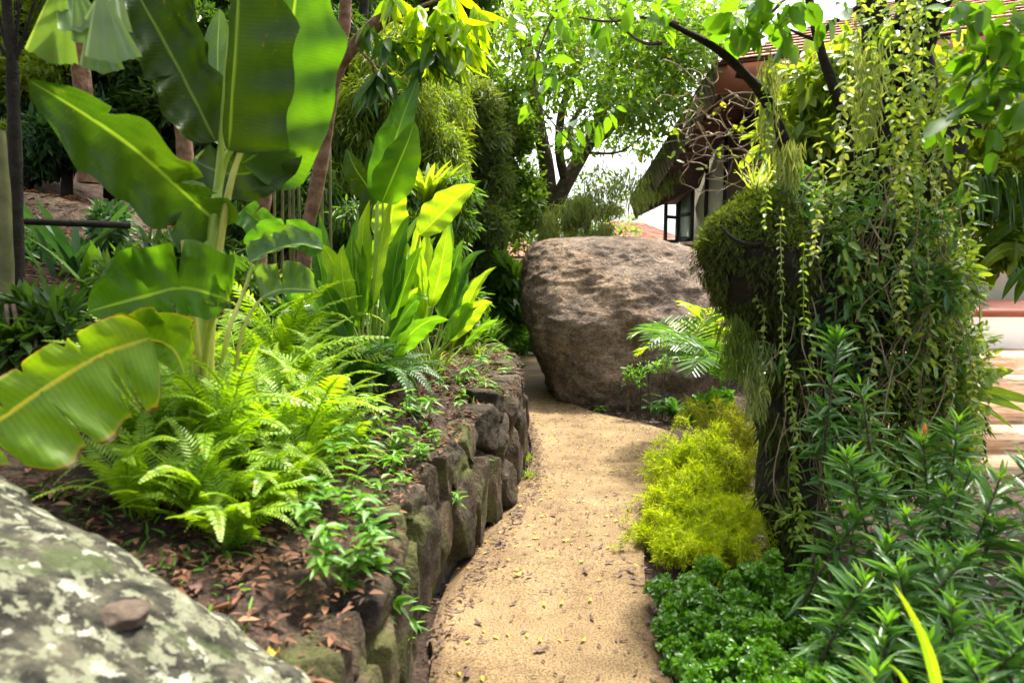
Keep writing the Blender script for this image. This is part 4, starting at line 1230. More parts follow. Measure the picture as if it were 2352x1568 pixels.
for (lab, rl, er, Y, top, bot, wmat) in [
   ('distant house with a pale red tiled hip roof below the window', (1395, 1475), (1370, 1570), 26, 514, 552, M_tan),
   ('distant house with red tiled roof in the gap left of the boulder', (1130, 1200), (1105, 1262), 22, 545, 590, M_tan)]:
    h_ = thing('distant_house', lab, 'house', at((er[0] + er[1]) / 2, 700, Y + 1.5))
    E0, E1 = at(er[0], bot, Y), at(er[1], bot, Y); R0, R1 = at(rl[0], top - 6, Y + 2.0), at(rl[1], top, Y + 2.0)
    tiled_roof(h_, [E0, E1, R1, R0], 12, 26)
    Eb1 = E1 + np.array((.3, 4, 0)); Eb0 = E0 + np.array((0, 4, 0))
    MB().slab([E1, Eb1, R1, R1], .05).slab([Eb0, E0, R0, R0], .05).slab([Eb1, Eb0, R0, R1], .05).build('roof_side', M_tile, h_, smooth_=False)
    mbw = MB(); c = (E0 + E1) / 2 + np.array((0, 2, -1.45)); mbw.box(c, (np.linalg.norm(E1 - E0) * .82, 3.0, 2.9)); mbw.build('wall', wmat, h_, smooth_=False)
    MB().box(c + np.array((.3, -1.52, .3)), (.9, .06, 1.3)).build('window', M_frame, h_, smooth_=False)

# main house on the right
HY = 13.5
hs = thing('garden_house', 'cream house with dark eaves, red fascia and red tiled roof behind the vines', 'house', at(1800, 830, HY))
A = at(1648, 152, 10.8); B = at(1452, 462, 13.6)       # lower rake of the gable
A2 = at(1700, 205, 13.6); B2 = at(1600, 425, 15.2)
C_ = at(2430, 62, 8.6)                                  # fascia runs to the right, nearer
up = np.array((0, 0, 1.0))
# sloping gable roof edge: weathered tile courses with dark timber below
q = [B, A, A + np.array((2.0, 2.2, .4)), B + np.array((1.2, .9, .1))]
n_ = nrm(np.cross(q[1] - q[0], q[3] - q[0])); n_ = n_ if n_[2] > 0 else -n_
rf = MB().slab(q, -.10, down=n_).build('gable_roof', M_eave, hs, smooth_=False)
mb = MB()
for k in range(34):
    t0, t1 = k / 34, (k + .86) / 34
    a, b_ = B * (1 - t0) + A * t0, B * (1 - t1) + A * t1
    off = nrm(np.array((2.4, 4.2, .3))) * .62
    o1 = np.array((-.04, -.04, .0))
    mb.slab([a + o1 + n_ * .01, b_ + o1 + n_ * .01, b_ + off * .9 + n_ * .03, a + off * .9 + n_ * .03], .05, down=n_)
    mb.slab([a + o1 - up * .36 + np.array((.12, 0, 0)), b_ + o1 - up * .36 + np.array((.12, 0, 0)), b_ + o1 + n_ * .03, a + o1 + n_ * .03], .03, down=np.array((-.6, -.8, 0)))
mb.build('edge_tiles', M_oldtile, rf, smooth_=False)
mb = MB()
for k in range(9):
    t = (k + .5) / 9
    a = B * (1 - t) + A * t
    e = a + np.array((2.2, 2.6, .4)) * .7
    mb.slab([a - n_ * .12, a - n_ * .12 + (A - B) * .012, e - n_ * .12 + (A - B) * .012, e - n_ * .12], -.12, down=n_)
mb.build('rafters', M_eave, rf, smooth_=False)
Bm = B * .55 + A * .45
MB().slab([B - up * .30 + np.array((.10, .02, 0)), at(1606, 430, 13.3), at(1655, 300, 13.3), Bm + np.array((.10, .02, -.1))], .06, down=np.array((.2, .95, 0))).build('eave', M_eave, hs, smooth_=False)
# walls
wl_, wr_ = at(1598, 560, 14.0), at(1668, 560, 12.6)
def wallbox(pa, pb, z0, z1, th, mat, name):
    pa = np.array((pa[0], pa[1], 0.)); pb = np.array((pb[0], pb[1], 0.))
    d = nrm(pb - pa); n_ = np.array((d[1], -d[0], 0))
    V = [pa, pb, pb - n_ * th, pa - n_ * th]
    V0 = [v + up * z0 for v in V]; V1 = [v + up * z1 for v in V]
    return MB().add(np.array(V0 + V1), [(0, 1, 5, 4), (1, 2, 6, 5), (2, 3, 7, 6), (3, 0, 4, 7), (4, 5, 6, 7), (3, 2, 1, 0)]).build(name, mat, hs, smooth_=False)
p0, p1, p2, p3 = at(1548, 500, 14.6), at(1590, 500, 13.9), at(1668, 500, 12.8), at(2420, 500, 10.6)
zt = 4.3
wallbox(p1, p2, -.2, zt, .2, M_cream, 'side_wall')
wallbox(p2 + np.array((.01, 0, 0)), p3, -.2, 4.4, .2, M_tan, 'front_wall')
wallbox(p1 + np.array((.0, .25, 0)), p1 + np.array((4, 4.0, 0)), -.2, zt, .2, M_cream, 'rear_wall')
# door frame posts on the cream wall
for f_ in (.45, .98):
    c = p1 * (1 - f_) + p2 * f_
    MB().box((c[0] - .03, c[1] - .03, 2.0), (.06, .06, 4.2)).build('post', M_soffit, hs, smooth_=False)
mb = MB(); mb.box((2.2, 13.2, -.02), (3.4, 5.2, .14))  # pale slab added behind the boulder to bounce sun onto the cream wall
tag(mb.build('bounce_slab', M_white, smooth_=False), kind='structure')
# open casement window
wn_ = MB()
def frame_quad(mb_, a, b_, z0, z1, w=.06, mid=True):
    d = b_ - a; L_ = np.linalg.norm(d); ang = math.atan2(d[1], d[0]); c = (a + b_) / 2
    for z in [z0 + w / 2, z1 - w / 2] + ([z0 * .5 + z1 * .5] if mid else []):
        mb_.box((c[0], c[1], z), (L_ - 2 * w - .002, .05, w), ang)
    for e in (a + d * (w / 2 / L_), b_ - d * (w / 2 / L_)):
        mb_.box((e[0], e[1], (z0 + z1) / 2), (w, .05, z1 - z0), ang)
z0, z1 = at(1570, 556, 14.2)[2], at(1570, 434, 14.2)[2]
wa, wb = at(1560, 500, 14.3), at(1592, 500, 13.75); wa[2] = wb[2] = 0
ww = thing('window', None, None, (0, 0, 0)); ww.parent = hs; ww.location = -Vector(hs.location)
frame_quad(wn_, wa, wb, z0, z1, .07); 
wn_.build('frame', M_frame, ww, smooth_=False)
d = wb - wa
MB().box(((wa + wb) / 2)[:2].tolist() + [(z0 + z1) / 2], (np.linalg.norm(d) - .1, .012, z1 - z0 - .1), math.atan2(d[1], d[0])).build('pane', M_glass, ww, smooth_=False)
sh = MB(); sa, sb = at(1527, 500, 14.0), at(1558, 500, 14.3); sa[2] = sb[2] = 0
frame_quad(sh, sa, sb, z0 - .02, z1 - .05, .06); sh.build('casement', M_frame, ww, smooth_=False)
MB().box((p1[0] - .1, p1[1] - .2, z0 - .12), (1.1, .5, .08)).build('sill', M_soffit, hs, smooth_=False)
MB().box((at(1600, 575, 13.6)[0] + .1, 13.5, at(1600, 578, 13.5)[2] - .35), (1.0, .5, .5)).build('plinth', M_soffit, hs, smooth_=False)
# brown column
cc = at(1900, 440, 9.8); MB().box((cc[0], cc[1], 1.6), (.28, .28, 3.6)).build('column', M_fascia, hs, smooth_=False)
# fascia and upper roof
dr = nrm(C_ - A)
fb = MB(); fb.slab([A - up * .42, C_ - up * .42, C_, A], .06, down=np.array((dr[1], -dr[0], 0)) * 1.0).build('fascia', M_fascia, hs, smooth_=False)
back = np.array((-dr[1], dr[0], 0)); back = back if back[1] > 0 else -back
rt = back * 4.6 + up * 2.1
tiled_roof(hs, [A + up * .02 - back * .1, C_ + up * .02 - back * .1, C_ + rt, A + rt + dr * 1.6], 16, 34, name='main_roof')
MB().slab([A - up * .40 + back * .05, C_ - up * .40 + back * .05, C_ + back * 2.6 - up * .30, A + back * 2.6 - up * .30], .05).build('soffit', M_eave, hs, smooth_=False)
# climbers grown over the low end of the gable roof
mb = MB()
for (x, y, rx, ry, n) in [(1490, 440, 32, 18, 700), (1520, 415, 32, 30, 800), (1545, 390, 26, 30, 600), (1470, 455, 14, 10, 200)]:
    clump(mb, at(x, y, 13.1), (px2m(rx, 13.2), .35, px2m(ry, 13.2)), n, .11, .018, LANCE, (0, 0, -1.6), spread=.6)
tag(mb.build('roof_creeper', M_span, origin=at(1500, 440, 13.2)), 'green creeper hanging over the low corner of the dark roof', 'creeper')

# terrace with stone steps, far right
st = thing('stone_steps', 'sunlit steps of layered orange stone below the glare whitened terrace', 'steps', (4.5, 5.6, 0))
zz = [at(2300, y, Y)[2] for y, Y in [(1130, 4.9), (1030, 5.2), (985, 5.55), (935, 5.9), (890, 6.25)]]
ypos = [4.9, 5.25, 5.6, 5.95, 6.3, 6.65]
zs = [.10, .26, .42, .57, .72]
for k in range(5):
    MB().box((5.2, ypos[k] + .35 / 2 + (5 - k) * 0.0 + .3, zs[k] / 2 - .05), (4.0, .95 - .002 * k, zs[k] + .1 - .003 * k), .02).build('step', M_slate, st, smooth_=False)
tr_ = thing('terrace', 'terrace wall whitened by sun glare with a brown stone coping behind the steps', 'terrace', (5.5, 7.6, 0))
MB().box((6.2, 8.4, .52), (5.4, 2.6, 1.05)).build('base', M_white, tr_, smooth_=False)
MB().box((6.15, 8.4, 1.085), (5.5, 2.8, .07)).build('coping', M_fascia, tr_, smooth_=False)
MB().box((8.2, 10.6, 2.1), (4.4, .25, 3.2)).build('back_wall', M_cream, tr_, smooth_=False)
lp = MB(); lq = at(2260, 712, 7.3)
for (z0_, z1_, r0_) in [(1.12, 1.14, .045), (1.14, 1.26, .014), (1.26, 1.31, .04)]:
    lp.tube(np.array([(lq[0], lq[1], z0_), (lq[0], lq[1], z1_)]), r0_, 12)
tag(lp.build('spigot', M_metal, origin=(lq[0], lq[1], 1.12)), 'small bright metal post on the brown coping', 'post')

# ------------------------------------------------------------------ old tree on the right, with moss and vines
ot = thing('old_mossy_tree', 'old dark trunk smothered in moss and creepers to the right of the path', 'tree', gnd(1850, 1330))
tl = [([(1868, 1400, 3.35), (1840, 1240, 3.4), (1800, 1080, 3.45), (1815, 950, 3.5), (1860, 820, 3.5), (1850, 640, 3.5), (1820, 500, 3.5)], (.26, .17, .15, .17, .24, .20, .10)),
      ([(1860, 840, 3.55), (1960, 740, 3.7), (2040, 600, 3.8), (2110, 460, 3.9), (2150, 330, 3.9), (2210, 270, 3.9)], (.22, .22, .17, .14, .12)),
      ([(2040, 620, 3.8), (2100, 420, 3.8), (2110, 200, 3.8), (2080, -60, 3.8)], (.12, .09, .06)),
      ([(2000, 700, 3.75), (2010, 420, 3.75), (2020, 200, 3.75), (2000, -60, 3.8)], (.14, .09, .07)),
      ([(1770, 520, 3.4), (1700, 540, 3.35), (1660, 560, 3.3)], (.10, .09, .05)),
      ([(1835, 520, 3.45), (1830, 430, 3.4), (1800, 330, 3.3), (1770, 250, 3.2), (1730, 190, 3.1), (1640, 110, 3.0), (1540, 55, 2.9)], (.040, .030, .026, .024, .018, .010)),
      ([(1745, 205, 3.13), (1725, 180, 3.13), (1690, 172, 3.15)], (.018, .012)),
      ([(1960, 500, 3.6), (1950, 330, 3.55), (1915, 200, 3.5), (1878, 90, 3.5), (1862, 20, 3.5), (1850, -60, 3.5)], (.034, .024, .022, .018)),
      ([(1880, 92, 3.5), (1910, 55, 3.5), (1965, 20, 3.5), (2020, -20, 3.5)], (.016, .012, .009)),
      ([(1880, 95, 3.5), (1840, 80, 3.48), (1810, 66, 3.45)], (.010, .006)),
      ([(1805, 640, 3.4), (1808, 470, 3.38), (1800, 380, 3.3)], (.03, .014))]
mb = MB()
for pts, rad in tl: mb.tube(smooth([at(*q) for q in pts], 8), rad, 14, .35)
mb.build('trunk', M_darkbark, ot)
# mossy hollow burl
bz = [at(1740, y, 3.4)[2] for y in (760, 690, 620, 560, 510, 470)]
lv = [(bz[0], X(1750, 3.3), X(1800, 3.3), 3.30, 3.55), (bz[1], X(1665, 3.3), X(1830, 3.3), 3.15, 3.6), (bz[2], X(1630, 3.3), X(1835, 3.3), 3.05, 3.62), (bz[3], X(1630, 3.3), X(1815, 3.3), 3.04, 3.6),
      (bz[4], X(1660, 3.3), X(1800, 3.3), 3.08, 3.58), (bz[5], X(1706, 3.3), X(1775, 3.3), 3.16, 3.5), (bz[5] + .02, X(1720, 3.3), X(1740, 3.3), 3.28, 3.36)]
burl = rock(lv, 4.4, .075, 70, 50, 2.2, 4.0)
VB = np.concatenate(burl.V)
burl.build('burl', M_darkbark, ot)
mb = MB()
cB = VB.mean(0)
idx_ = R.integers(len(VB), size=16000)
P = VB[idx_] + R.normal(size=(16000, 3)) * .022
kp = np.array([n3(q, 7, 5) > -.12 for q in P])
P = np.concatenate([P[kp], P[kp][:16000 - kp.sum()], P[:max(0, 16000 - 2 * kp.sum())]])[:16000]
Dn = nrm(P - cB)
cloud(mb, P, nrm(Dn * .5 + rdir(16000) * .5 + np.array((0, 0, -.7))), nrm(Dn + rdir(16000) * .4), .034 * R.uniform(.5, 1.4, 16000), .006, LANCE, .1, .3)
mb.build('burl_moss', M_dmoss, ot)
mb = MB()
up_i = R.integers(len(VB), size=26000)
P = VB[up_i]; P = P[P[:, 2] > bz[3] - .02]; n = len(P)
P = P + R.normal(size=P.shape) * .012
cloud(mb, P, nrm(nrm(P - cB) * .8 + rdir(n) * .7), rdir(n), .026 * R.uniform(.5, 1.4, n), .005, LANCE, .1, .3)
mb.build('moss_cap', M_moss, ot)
mb = MB()
for pts, r_ in [([(1655, 520, 3.12), (1690, 552, 3.06), (1740, 560, 3.04), (1790, 530, 3.08), (1825, 480, 3.2), (1835, 430, 3.3)], (.006, .014, .020))]:
    mb.tube(smooth([at(*q) for q in pts], 8), r_, 8, .4)
mb.build('branch', M_darkbark, ot)
mb = MB()
for (x, y, z) in [(-.2, 1.5, 4.0), (.5, 1.2, 4.1), (1.9, 1.3, 4.2), (2.8, 1.6, 4.5), (1.2, .6, 4.2), (3.6, 2.6, 4.8), (3.4, 4.8, 5.6)]:
    clump(mb, (x, y, z), (.75, .75, .4), 620, .085, .045, ROUND)
mb.build('crown', M_mfol, ot)  # unseen crown clumps, placed to dapple and shade the rock and near path
mb = MB()
for pts in [[(2.1, 3.8, 2.4), (2.2, 3.2, 3.6), (1.9, 2.0, 4.3), (.7, 1.5, 4.2), (-.5, 2.0, 4.0)], [(2.0, 3.8, 2.6), (2.7, 2.6, 3.9), (3.2, 1.6, 4.5)], [(2.1, 3.8, 2.8), (2.8, 4.2, 4.4), (3.4, 4.8, 5.5)]]:
    mb.tube(smooth(pts, 8), (.07, .02), 8, .2)
mb.build('limb', M_darkbark, ot)  # unseen limbs carrying the added shading clumps
# creeping foliage all over the trunk
mb = MB()
for (x, y, Y, rx, ry, n) in [(1860, 560, 3.45, 60, 70, 1800), (1880, 700, 3.45, 80, 90, 2400), (1960, 640, 3.55, 90, 90, 2600), (2060, 560, 3.6, 90, 90, 2600), (2130, 440, 3.7, 70, 80, 1800), (2000, 800, 3.5, 110, 90, 3000),
                             (2120, 700, 3.6, 90, 110, 3000), (1840, 850, 3.4, 70, 90, 2000), (1930, 950, 3.5, 90, 90, 2200), (2080, 900, 3.6, 100, 110, 3000), (2170, 850, 3.65, 70, 110, 2400), (2010, 1080, 3.5, 90, 90, 1800),
                             (2130, 1050, 3.6, 80, 100, 2200), (1880, 1080, 3.45, 50, 100, 1000), (1960, 480, 3.7, 60, 80, 1400), (2200, 1000, 3.7, 50, 110, 1300), (1720, 780, 3.35, 36, 60, 500),
                             (1770, 980, 3.4, 26, 50, 300), (1790, 1120, 3.35, 50, 80, 700), (1850, 1230, 3.2, 60, 70, 800), (1800, 1000, 3.35, 50, 60, 500)]:
    clump(mb, at(x, y, Y), (px2m(rx, Y), .16, px2m(ry, Y)), n * .55, .06, .009, LANCE, (0, 0, -1.3), spread=.7)
mb.build('creeper', M_dmoss, ot)
mb = MB()
for (x, y, Y, rx, ry, n) in [(2150, 640, 3.45, 70, 130, 900), (2190, 850, 3.5, 60, 150, 1500), (2160, 1050, 3.5, 70, 130, 1300), (2080, 760, 3.35, 60, 150, 300), (1930, 600, 3.3, 90, 120, 220), (2040, 1000, 3.4, 80, 150, 350),
                             (1990, 420, 3.4, 120, 120, 220), (2120, 300, 3.5, 90, 150, 320), (2000, 230, 3.5, 90, 150, 120), (2060, 60, 3.5, 120, 100, 260), (1820, 1180, 3.2, 40, 60, 80)]:
    clump(mb, at(x, y, Y), (px2m(rx, Y), .25, px2m(ry, Y)), n, .045, .018, ROUND, (0, 0, -.2))
mb.build('creeper_leaves', M_button2, ot)

# wiry tangle of creeper stems over the trunk
mb = MB()
for _ in range(150):
    x, y = R.uniform(1780, 2230), R.uniform(350, 1000)
    pts = []; Y = R.uniform(3.15, 3.5); a = R.uniform(.9, 2.2)
    for k in range(7):
        pts.append(at(x, y, Y)); a += R.uniform(-.5, .5)
        x += 42 * math.cos(a) * R.uniform(.5, 1.2); y += 42 * math.sin(a); Y += R.uniform(-.05, .05)
        x = min(max(x, 1760), 2250)
    mb.tube(smooth(pts, 4), (.0035, .0015), 4)
mb.build('creeper_stems', M_twig, ot)
mb = MB()
for _ in range(120):
    x, y = R.uniform(1790, 2230), R.uniform(420, 1180)
    clump(mb, at(x, y, R.uniform(3.15, 3.4)), (.07, .05, .07), 16, .075, .016, LANCE, (0, 0, -.1), spread=1.0)
mb.build('narrow_leaves', M_ole, ot)
# button-leaf vines : hanging strands
VG = 'button leaf vines hanging on the old tree'
def strand(px0, y0, y1, Y, mat, step=.024, leaf=.030, label='', sway=34, wl=.6):
    leaf = leaf * R.uniform(.7, 1.2); step = step * R.uniform(.9, 1.5)
    n = max(6, int((y1 - y0) / 30))
    x = px0; pts = []
    dx = R.uniform(-sway, sway)
    for k in range(n + 1):
        t = k / n
        pts.append(at(px0 + dx * t + R.uniform(-9, 9), y0 + (y1 - y0) * t, Y + .03 * math.sin(k)))
    C = smooth(pts, 4)
    mb_ = MB(); mb_.tube(C, (.0022, .0015), 4)
    L_ = np.concatenate([[0], np.cumsum(np.linalg.norm(np.diff(C, axis=0), axis=1))])
    m_ = int(L_[-1] / step)
    ss = np.linspace(0, L_[-1], m_)
    P = np.stack([np.interp(ss, L_, C[:, c]) for c in range(3)], 1)
    az = R.uniform(0, 6.28) + np.arange(m_) * 1.57 + R.normal(size=m_) * .4
    for sd in (0, math.pi):
        D = np.stack([np.cos(az + sd), np.sin(az + sd), -.25 + R.normal(size=m_) * .35], 1)
        N = nrm(np.array((0, 0, 1.0)) + R.normal(size=(m_, 3)) * .45)
        keep = R.random(m_) < .86
        cloud(mb_, P[keep], D[keep], N[keep], leaf * R.uniform(.7, 1.2, keep.sum()), leaf * wl * R.uniform(.8, 1.1, keep.sum()), ROUND9, .25, .3)
    o_ = mb_.build('button_vine', mat, origin=pts[0])
    return tag(o_, label, 'vine', VG)
VL = {'l': 'thin strand of round pale leaves hanging in front of the mossy trunk',
      'm': 'long strand of pale button leaves hanging down the middle of the old tree',
      'r': 'yellow green strand of button leaves hanging on the sunlit right side of the old tree'}
for (x, y0, y1, key) in [(1768, 110, 520, 'l'), (1792, 480, 900, 'l'), (1840, 560, 860, 'l'), (1815, 860, 1240, 'l'), (1745, 560, 900, 'l'), (1890, 330, 600, 'l'),
                         (1975, -40, 560, 'm'), (2010, -60, 420, 'm'), (2040, 60, 520, 'm'), (2078, -60, 760, 'm'), (2092, 80, 1100, 'm'), (2060, 560, 1100, 'm'), (1940, 120, 430, 'm'), (2000, 700, 1050, 'm'), (2098, -60, 500, 'm'), (1950, 640, 860, 'm'),
                         (2130, -60, 600, 'r'), (2150, 160, 1000, 'r'), (2172, 420, 1150, 'r'), (2192, 480, 1000, 'r'), (2120, 560, 1160, 'r'), (2210, 600, 1100, 'r'), (2228, 660, 1080, 'r'), (2155, 620, 1200, 'r'), (2185, 700, 1180, 'r'),
                         (2235, 380, 700, 'r'), (2140, 300, 700, 'r'), (2217, 760, 1040, 'r'), (2170, 120, 420, 'r')]:
    strand(x, y0, y1, {'l': 3.0, 'm': 3.2, 'r': 3.3}[key] + R.uniform(-.18, .18), M_button if R.random() < .6 else M_button2, label=VL[key], leaf=.038 if key != 'l' else .032)
# hanging moss beards
HB = 'beards of pale hanging moss on the old tree'
for (x, y, w, h_, n, lab) in [(1768, 130, 18, 170, 420, 'long pale moss beard hanging from the upper branch'), (1815, 320, 22, 140, 400, 'moss beard hanging beside the curved branch'),
                              (1690, 720, 34, 130, 420, 'moss beard hanging left below the mossy burl'), (1740, 780, 32, 170, 420, 'broad moss beard hanging in front of the lower trunk'),
                              (2000, 100, 25, 200, 500, 'moss beard high between the vine strands')]:
    b = at(x, y, 3.2); mb = MB()
    t = (np.arange(n) + R.random(n)) / n
    P = b + np.stack([R.normal(size=n).clip(-1.5, 1.5) * px2m(w * .8, 3.2) * (.5 + .5 * (1 - t)), R.normal(size=n) * .04, -t * px2m(h_, 3.2)], 1)
    for _q in range(9):
        dx_, dy_ = R.normal() * px2m(w * .5, 3.2), R.normal() * .02
        mb.tube(smooth([b, b + np.array((dx_, dy_, -px2m(h_ * .45, 3.2))), b + np.array((dx_ * 1.3, dy_, -px2m(h_ * R.uniform(.7, 1), 3.2)))], 6), (.004, .0015), 4)
    cloud(mb, P, nrm(rdir(n) * .35 + np.array((0, 0, -1))), rdir(n), .07 * R.uniform(.6, 1.3, n), .006, LANCE, .1, .1)
    tag(mb.build('moss_beard', M_span if x != 1690 else M_moss, origin=b), lab, 'hanging moss', HB)
# bare twig tangle
tw = MB()
for _ in range(30):
    x, y = R.uniform(1560, 1740), R.uniform(190, 380)
    pts = [at(x, y, 3.3)]
    a = R.uniform(0, 6.28)
    for k in range(6):
        a += R.uniform(-1.1, 1.1); L_ = R.uniform(14, 34)
        x += L_ * math.cos(a); y += L_ * math.sin(a) * .8
        x = min(max(x, 1505), 1790)
        pts.append(at(x, y, 3.3 + R.uniform(-.06, .06)))
    tw.tube(smooth(pts, 4), (.0028, .0012), 5)
for pts in [[(1760, 215, 3.2), (1690, 215, 3.2), (1650, 235, 3.25), (1600, 270, 3.3), (1545, 290, 3.3)], [(1790, 270, 3.2), (1720, 330, 3.25), (1690, 330, 3.3), (1650, 260, 3.3)],
            [(1600, 280, 3.3), (1640, 350, 3.3), (1665, 360, 3.3)], [(1800, 300, 3.2), (1740, 380, 3.2), (1700, 360, 3.25)]]:
    tw.tube(smooth([at(*q) for q in pts], 6), (.005, .002), 5)
clump(tw, at(1600, 270, 3.3), (.15, .05, .1), 20, .035, .018)
twt = thing('dry_creeper', 'tangle of bare pale twigs hanging from the curved branch before the house', 'creeper', at(1760, 215, 3.2))
tw.build('twigs', M_twig, twt)
mb = MB()
for _ in range(12):
    clump(mb, at(R.uniform(1540, 1720), R.uniform(240, 400), 3.28), (.02, .02, .02), 3, .035, .016, ROUND)
mb.build('leaves', M_yfol, twt)
# bright leafy growth behind the branches
lt = thing('leafy_climber', 'bright yellow green climber filling the space between the tree branches', 'climber', at(1860, 700, 4.4))
mb = MB()
for (x, y, rx, ry, n) in [(1790, 300, 30, 60, 120), (1840, 200, 50, 70, 320), (1900, 300, 60, 90, 650), (1930, 160, 50, 70, 380), (1960, 420, 60, 60, 420), (1800, 400, 30, 50, 120), (1860, 420, 50, 60, 360), (1840, 330, 40, 50, 260), (2220, 420, 60, 60, 350),
                          (2280, 260, 70, 80, 350), (2180, 200, 60, 90, 400), (2330, 330, 70, 60, 350), (2250, 560, 50, 70, 350), (1990, 540, 60, 50, 350)]:
    clump(mb, at(x, y, 4.3), (px2m(rx, 4.3), .35, px2m(ry, 4.3)), n, .10, .042, LANCE9, (0, 0, -.5))
mb.build('foliage', M_yfol, lt)
mb = MB()
for (x0, y0, x1, y1) in [(1870, 720, 1850, 250), (1900, 720, 1960, 200), (1860, 720, 1770, 330), (1990, 720, 2200, 240)]:
    mb.tube(smooth([at(x0, y0, 4.4), at((x0 + x1) / 2 + 14, (y0 + y1) / 2, 4.35), at(x1, y1, 4.3)], 6), (.012, .005), 6)
mb.build('stems', M_bark, lt)
# round-leaved twigs, top right and top centre (nearer, soft)
def twigleaf(label, limbs, leaves, mat, L_, W_, base, name='leafy_branch', cat='branch', tm=ROUND9):
    t = thing(name, label, cat, base)
    mb_ = MB()
    for pts, rad in limbs: mb_.tube(smooth([at(*q) for q in pts], 6), rad, 6)
    mb_.build('twigs', M_bark, t)
    mb_ = MB()
    for (x, y, Y, r_, n) in leaves:
        clump(mb_, at(x, y, Y), (px2m(r_, Y), .12, px2m(r_ * .7, Y)), n, L_, W_, tm, (0, 0, -.5), up=.6)
    mb_.build('leaves', mat, t)
    return t
twigleaf('branch with big round bright leaves at the top above the red fascia', [([(1850, -60, 2.9), (1800, 0, 2.9), (1740, 60, 2.9), (1690, 90, 2.9)], (.012, .004)), ([(1800, 0, 2.9), (1760, 10, 2.9), (1700, 20, 2.9)], (.008, .003))],
         [(1760, 30, 2.9, 60, 24), (1700, 60, 2.9, 40, 14), (1810, 30, 2.9, 40, 14), (1720, 0, 2.9, 50, 16), (1790, 80, 2.9, 30, 8), (1905, 30, 2.9, 30, 8)], M_branchleaf, .085, .055, at(1850, -60, 2.9))
twigleaf('leafy branch reaching in at the top right corner', [([(2420, -60, 2.7), (2350, 60, 2.7), (2260, 140, 2.7), (2210, 230, 2.7)], (.012, .004)), ([(2420, 80, 2.7), (2330, 180, 2.7), (2260, 300, 2.7)], (.010, .004))],
         [(2240, 60, 2.7, 60, 20), (2300, 120, 2.7, 60, 24), (2350, 40, 2.7, 60, 18), (2250, 200, 2.7, 60, 22), (2340, 220, 2.7, 60, 20), (2210, 290, 2.7, 50, 14), (2380, 140, 2.7, 50, 16), (2200, 20, 2.7, 40, 12), (2300, 330, 2.7, 60, 14)], M_branchleaf, .085, .05, at(2420, -60, 2.7))
twigleaf('soft bright branch hanging down before the central tree', [([(1560, 55, 3.0), (1480, 40, 3.0), (1400, 50, 3.0), (1330, 40, 3.0)], (.009, .004)), ([(1520, 100, 3.0), (1470, 95, 3.0), (1400, 40, 3.0)], (.009, .004)), ([(1330, -60, 3.1), (1260, 60, 3.1), (1230, 160, 3.1), (1240, 240, 3.1), (1320, 340, 3.1)], (.007, .003))],
         [(1500, 60, 3.0, 40, 14), (1470, 20, 3.0, 60, 24), (1420, 30, 3.0, 50, 16), (1520, 20, 3.0, 30, 10), (1340, 10, 3.1, 50, 12), (1280, 60, 3.1, 50, 14), (1240, 130, 3.1, 45, 12), (1290, 180, 3.1, 45, 10), (1230, 230, 3.1, 30, 8), (1360, 270, 3.1, 30, 6), (1300, 300, 3.1, 30, 6),
          (1180, 60, 3.1, 40, 10), (1360, 110, 3.1, 40, 8), (1400, 250, 3.1, 20, 4)], M_branchleaf, .075, .036, at(1560, 55, 3.0), tm=LANCE9)

# spiky epiphyte on the burl
tuft(1762, 452, 3.4, 34, .26, .010, M_button, 'spiky pale epiphyte sprouting on top of the mossy burl', name='spiky_epiphyte', base=at(1745, 445, 3.35), spreadk=.9, droop=.1)
tuft(1640, 560, 3.3, 20, .12, .005, M_span, 'small thread leaved epiphyte on the left side of the burl', name='thread_epiphyte', base=at(1645, 560, 3.25), spreadk=1.4, droop=.1)
tuft(1925, 500, 3.7, 26, .30, .014, M_dryred, 'dry reddish bromeliad between the trunks', name='dry_bromeliad', base=at(1925, 490, 3.7), spreadk=1.0, droop=.3)

# ------------------------------------------------------------------ palms
def palm_mesh(length, width, npair, a0, a1, lw, mat):
    return mesh_of((frond_mesh(length, width, npair, a0, a1, lw, 'palm', mat, R.uniform(-.1, .1), stalk=.18), mat))
PF = [palm_mesh(.62, .24, 22, R.uniform(.9, 1.3), R.uniform(-.9, -.3), .018, M_palm) for _ in range(4)]
PFY = [palm_mesh(.62, .24, 20, R.uniform(.8, 1.2), R.uniform(-1.0, -.5), .02, M_palm_y) for _ in range(3)]
PB = [palm_mesh(1.5, .50, 34, R.uniform(.5, .9), R.uniform(-.5, -.2), .034, M_palm) for _ in range(2)]
for q in PF + PFY + PB: q.name = 'frond'
fern(at(1600, 850, 5.6), 12, 1.1, 'small palm with arching glossy fronds leaning on the boulder', PF + PFY[:1], 'small_palm', group=None, cat='palm')
fern(at(1660, 900, 5.0), 9, .95, 'small palm with drooping fronds under the mossy burl', PF, 'small_palm', group=None, cat='palm')
fern(at(1625, 800, 6.2), 8, .85, 'yellowing palm frond cluster against the right side of the boulder', PFY, 'small_palm', group=None, cat='palm')
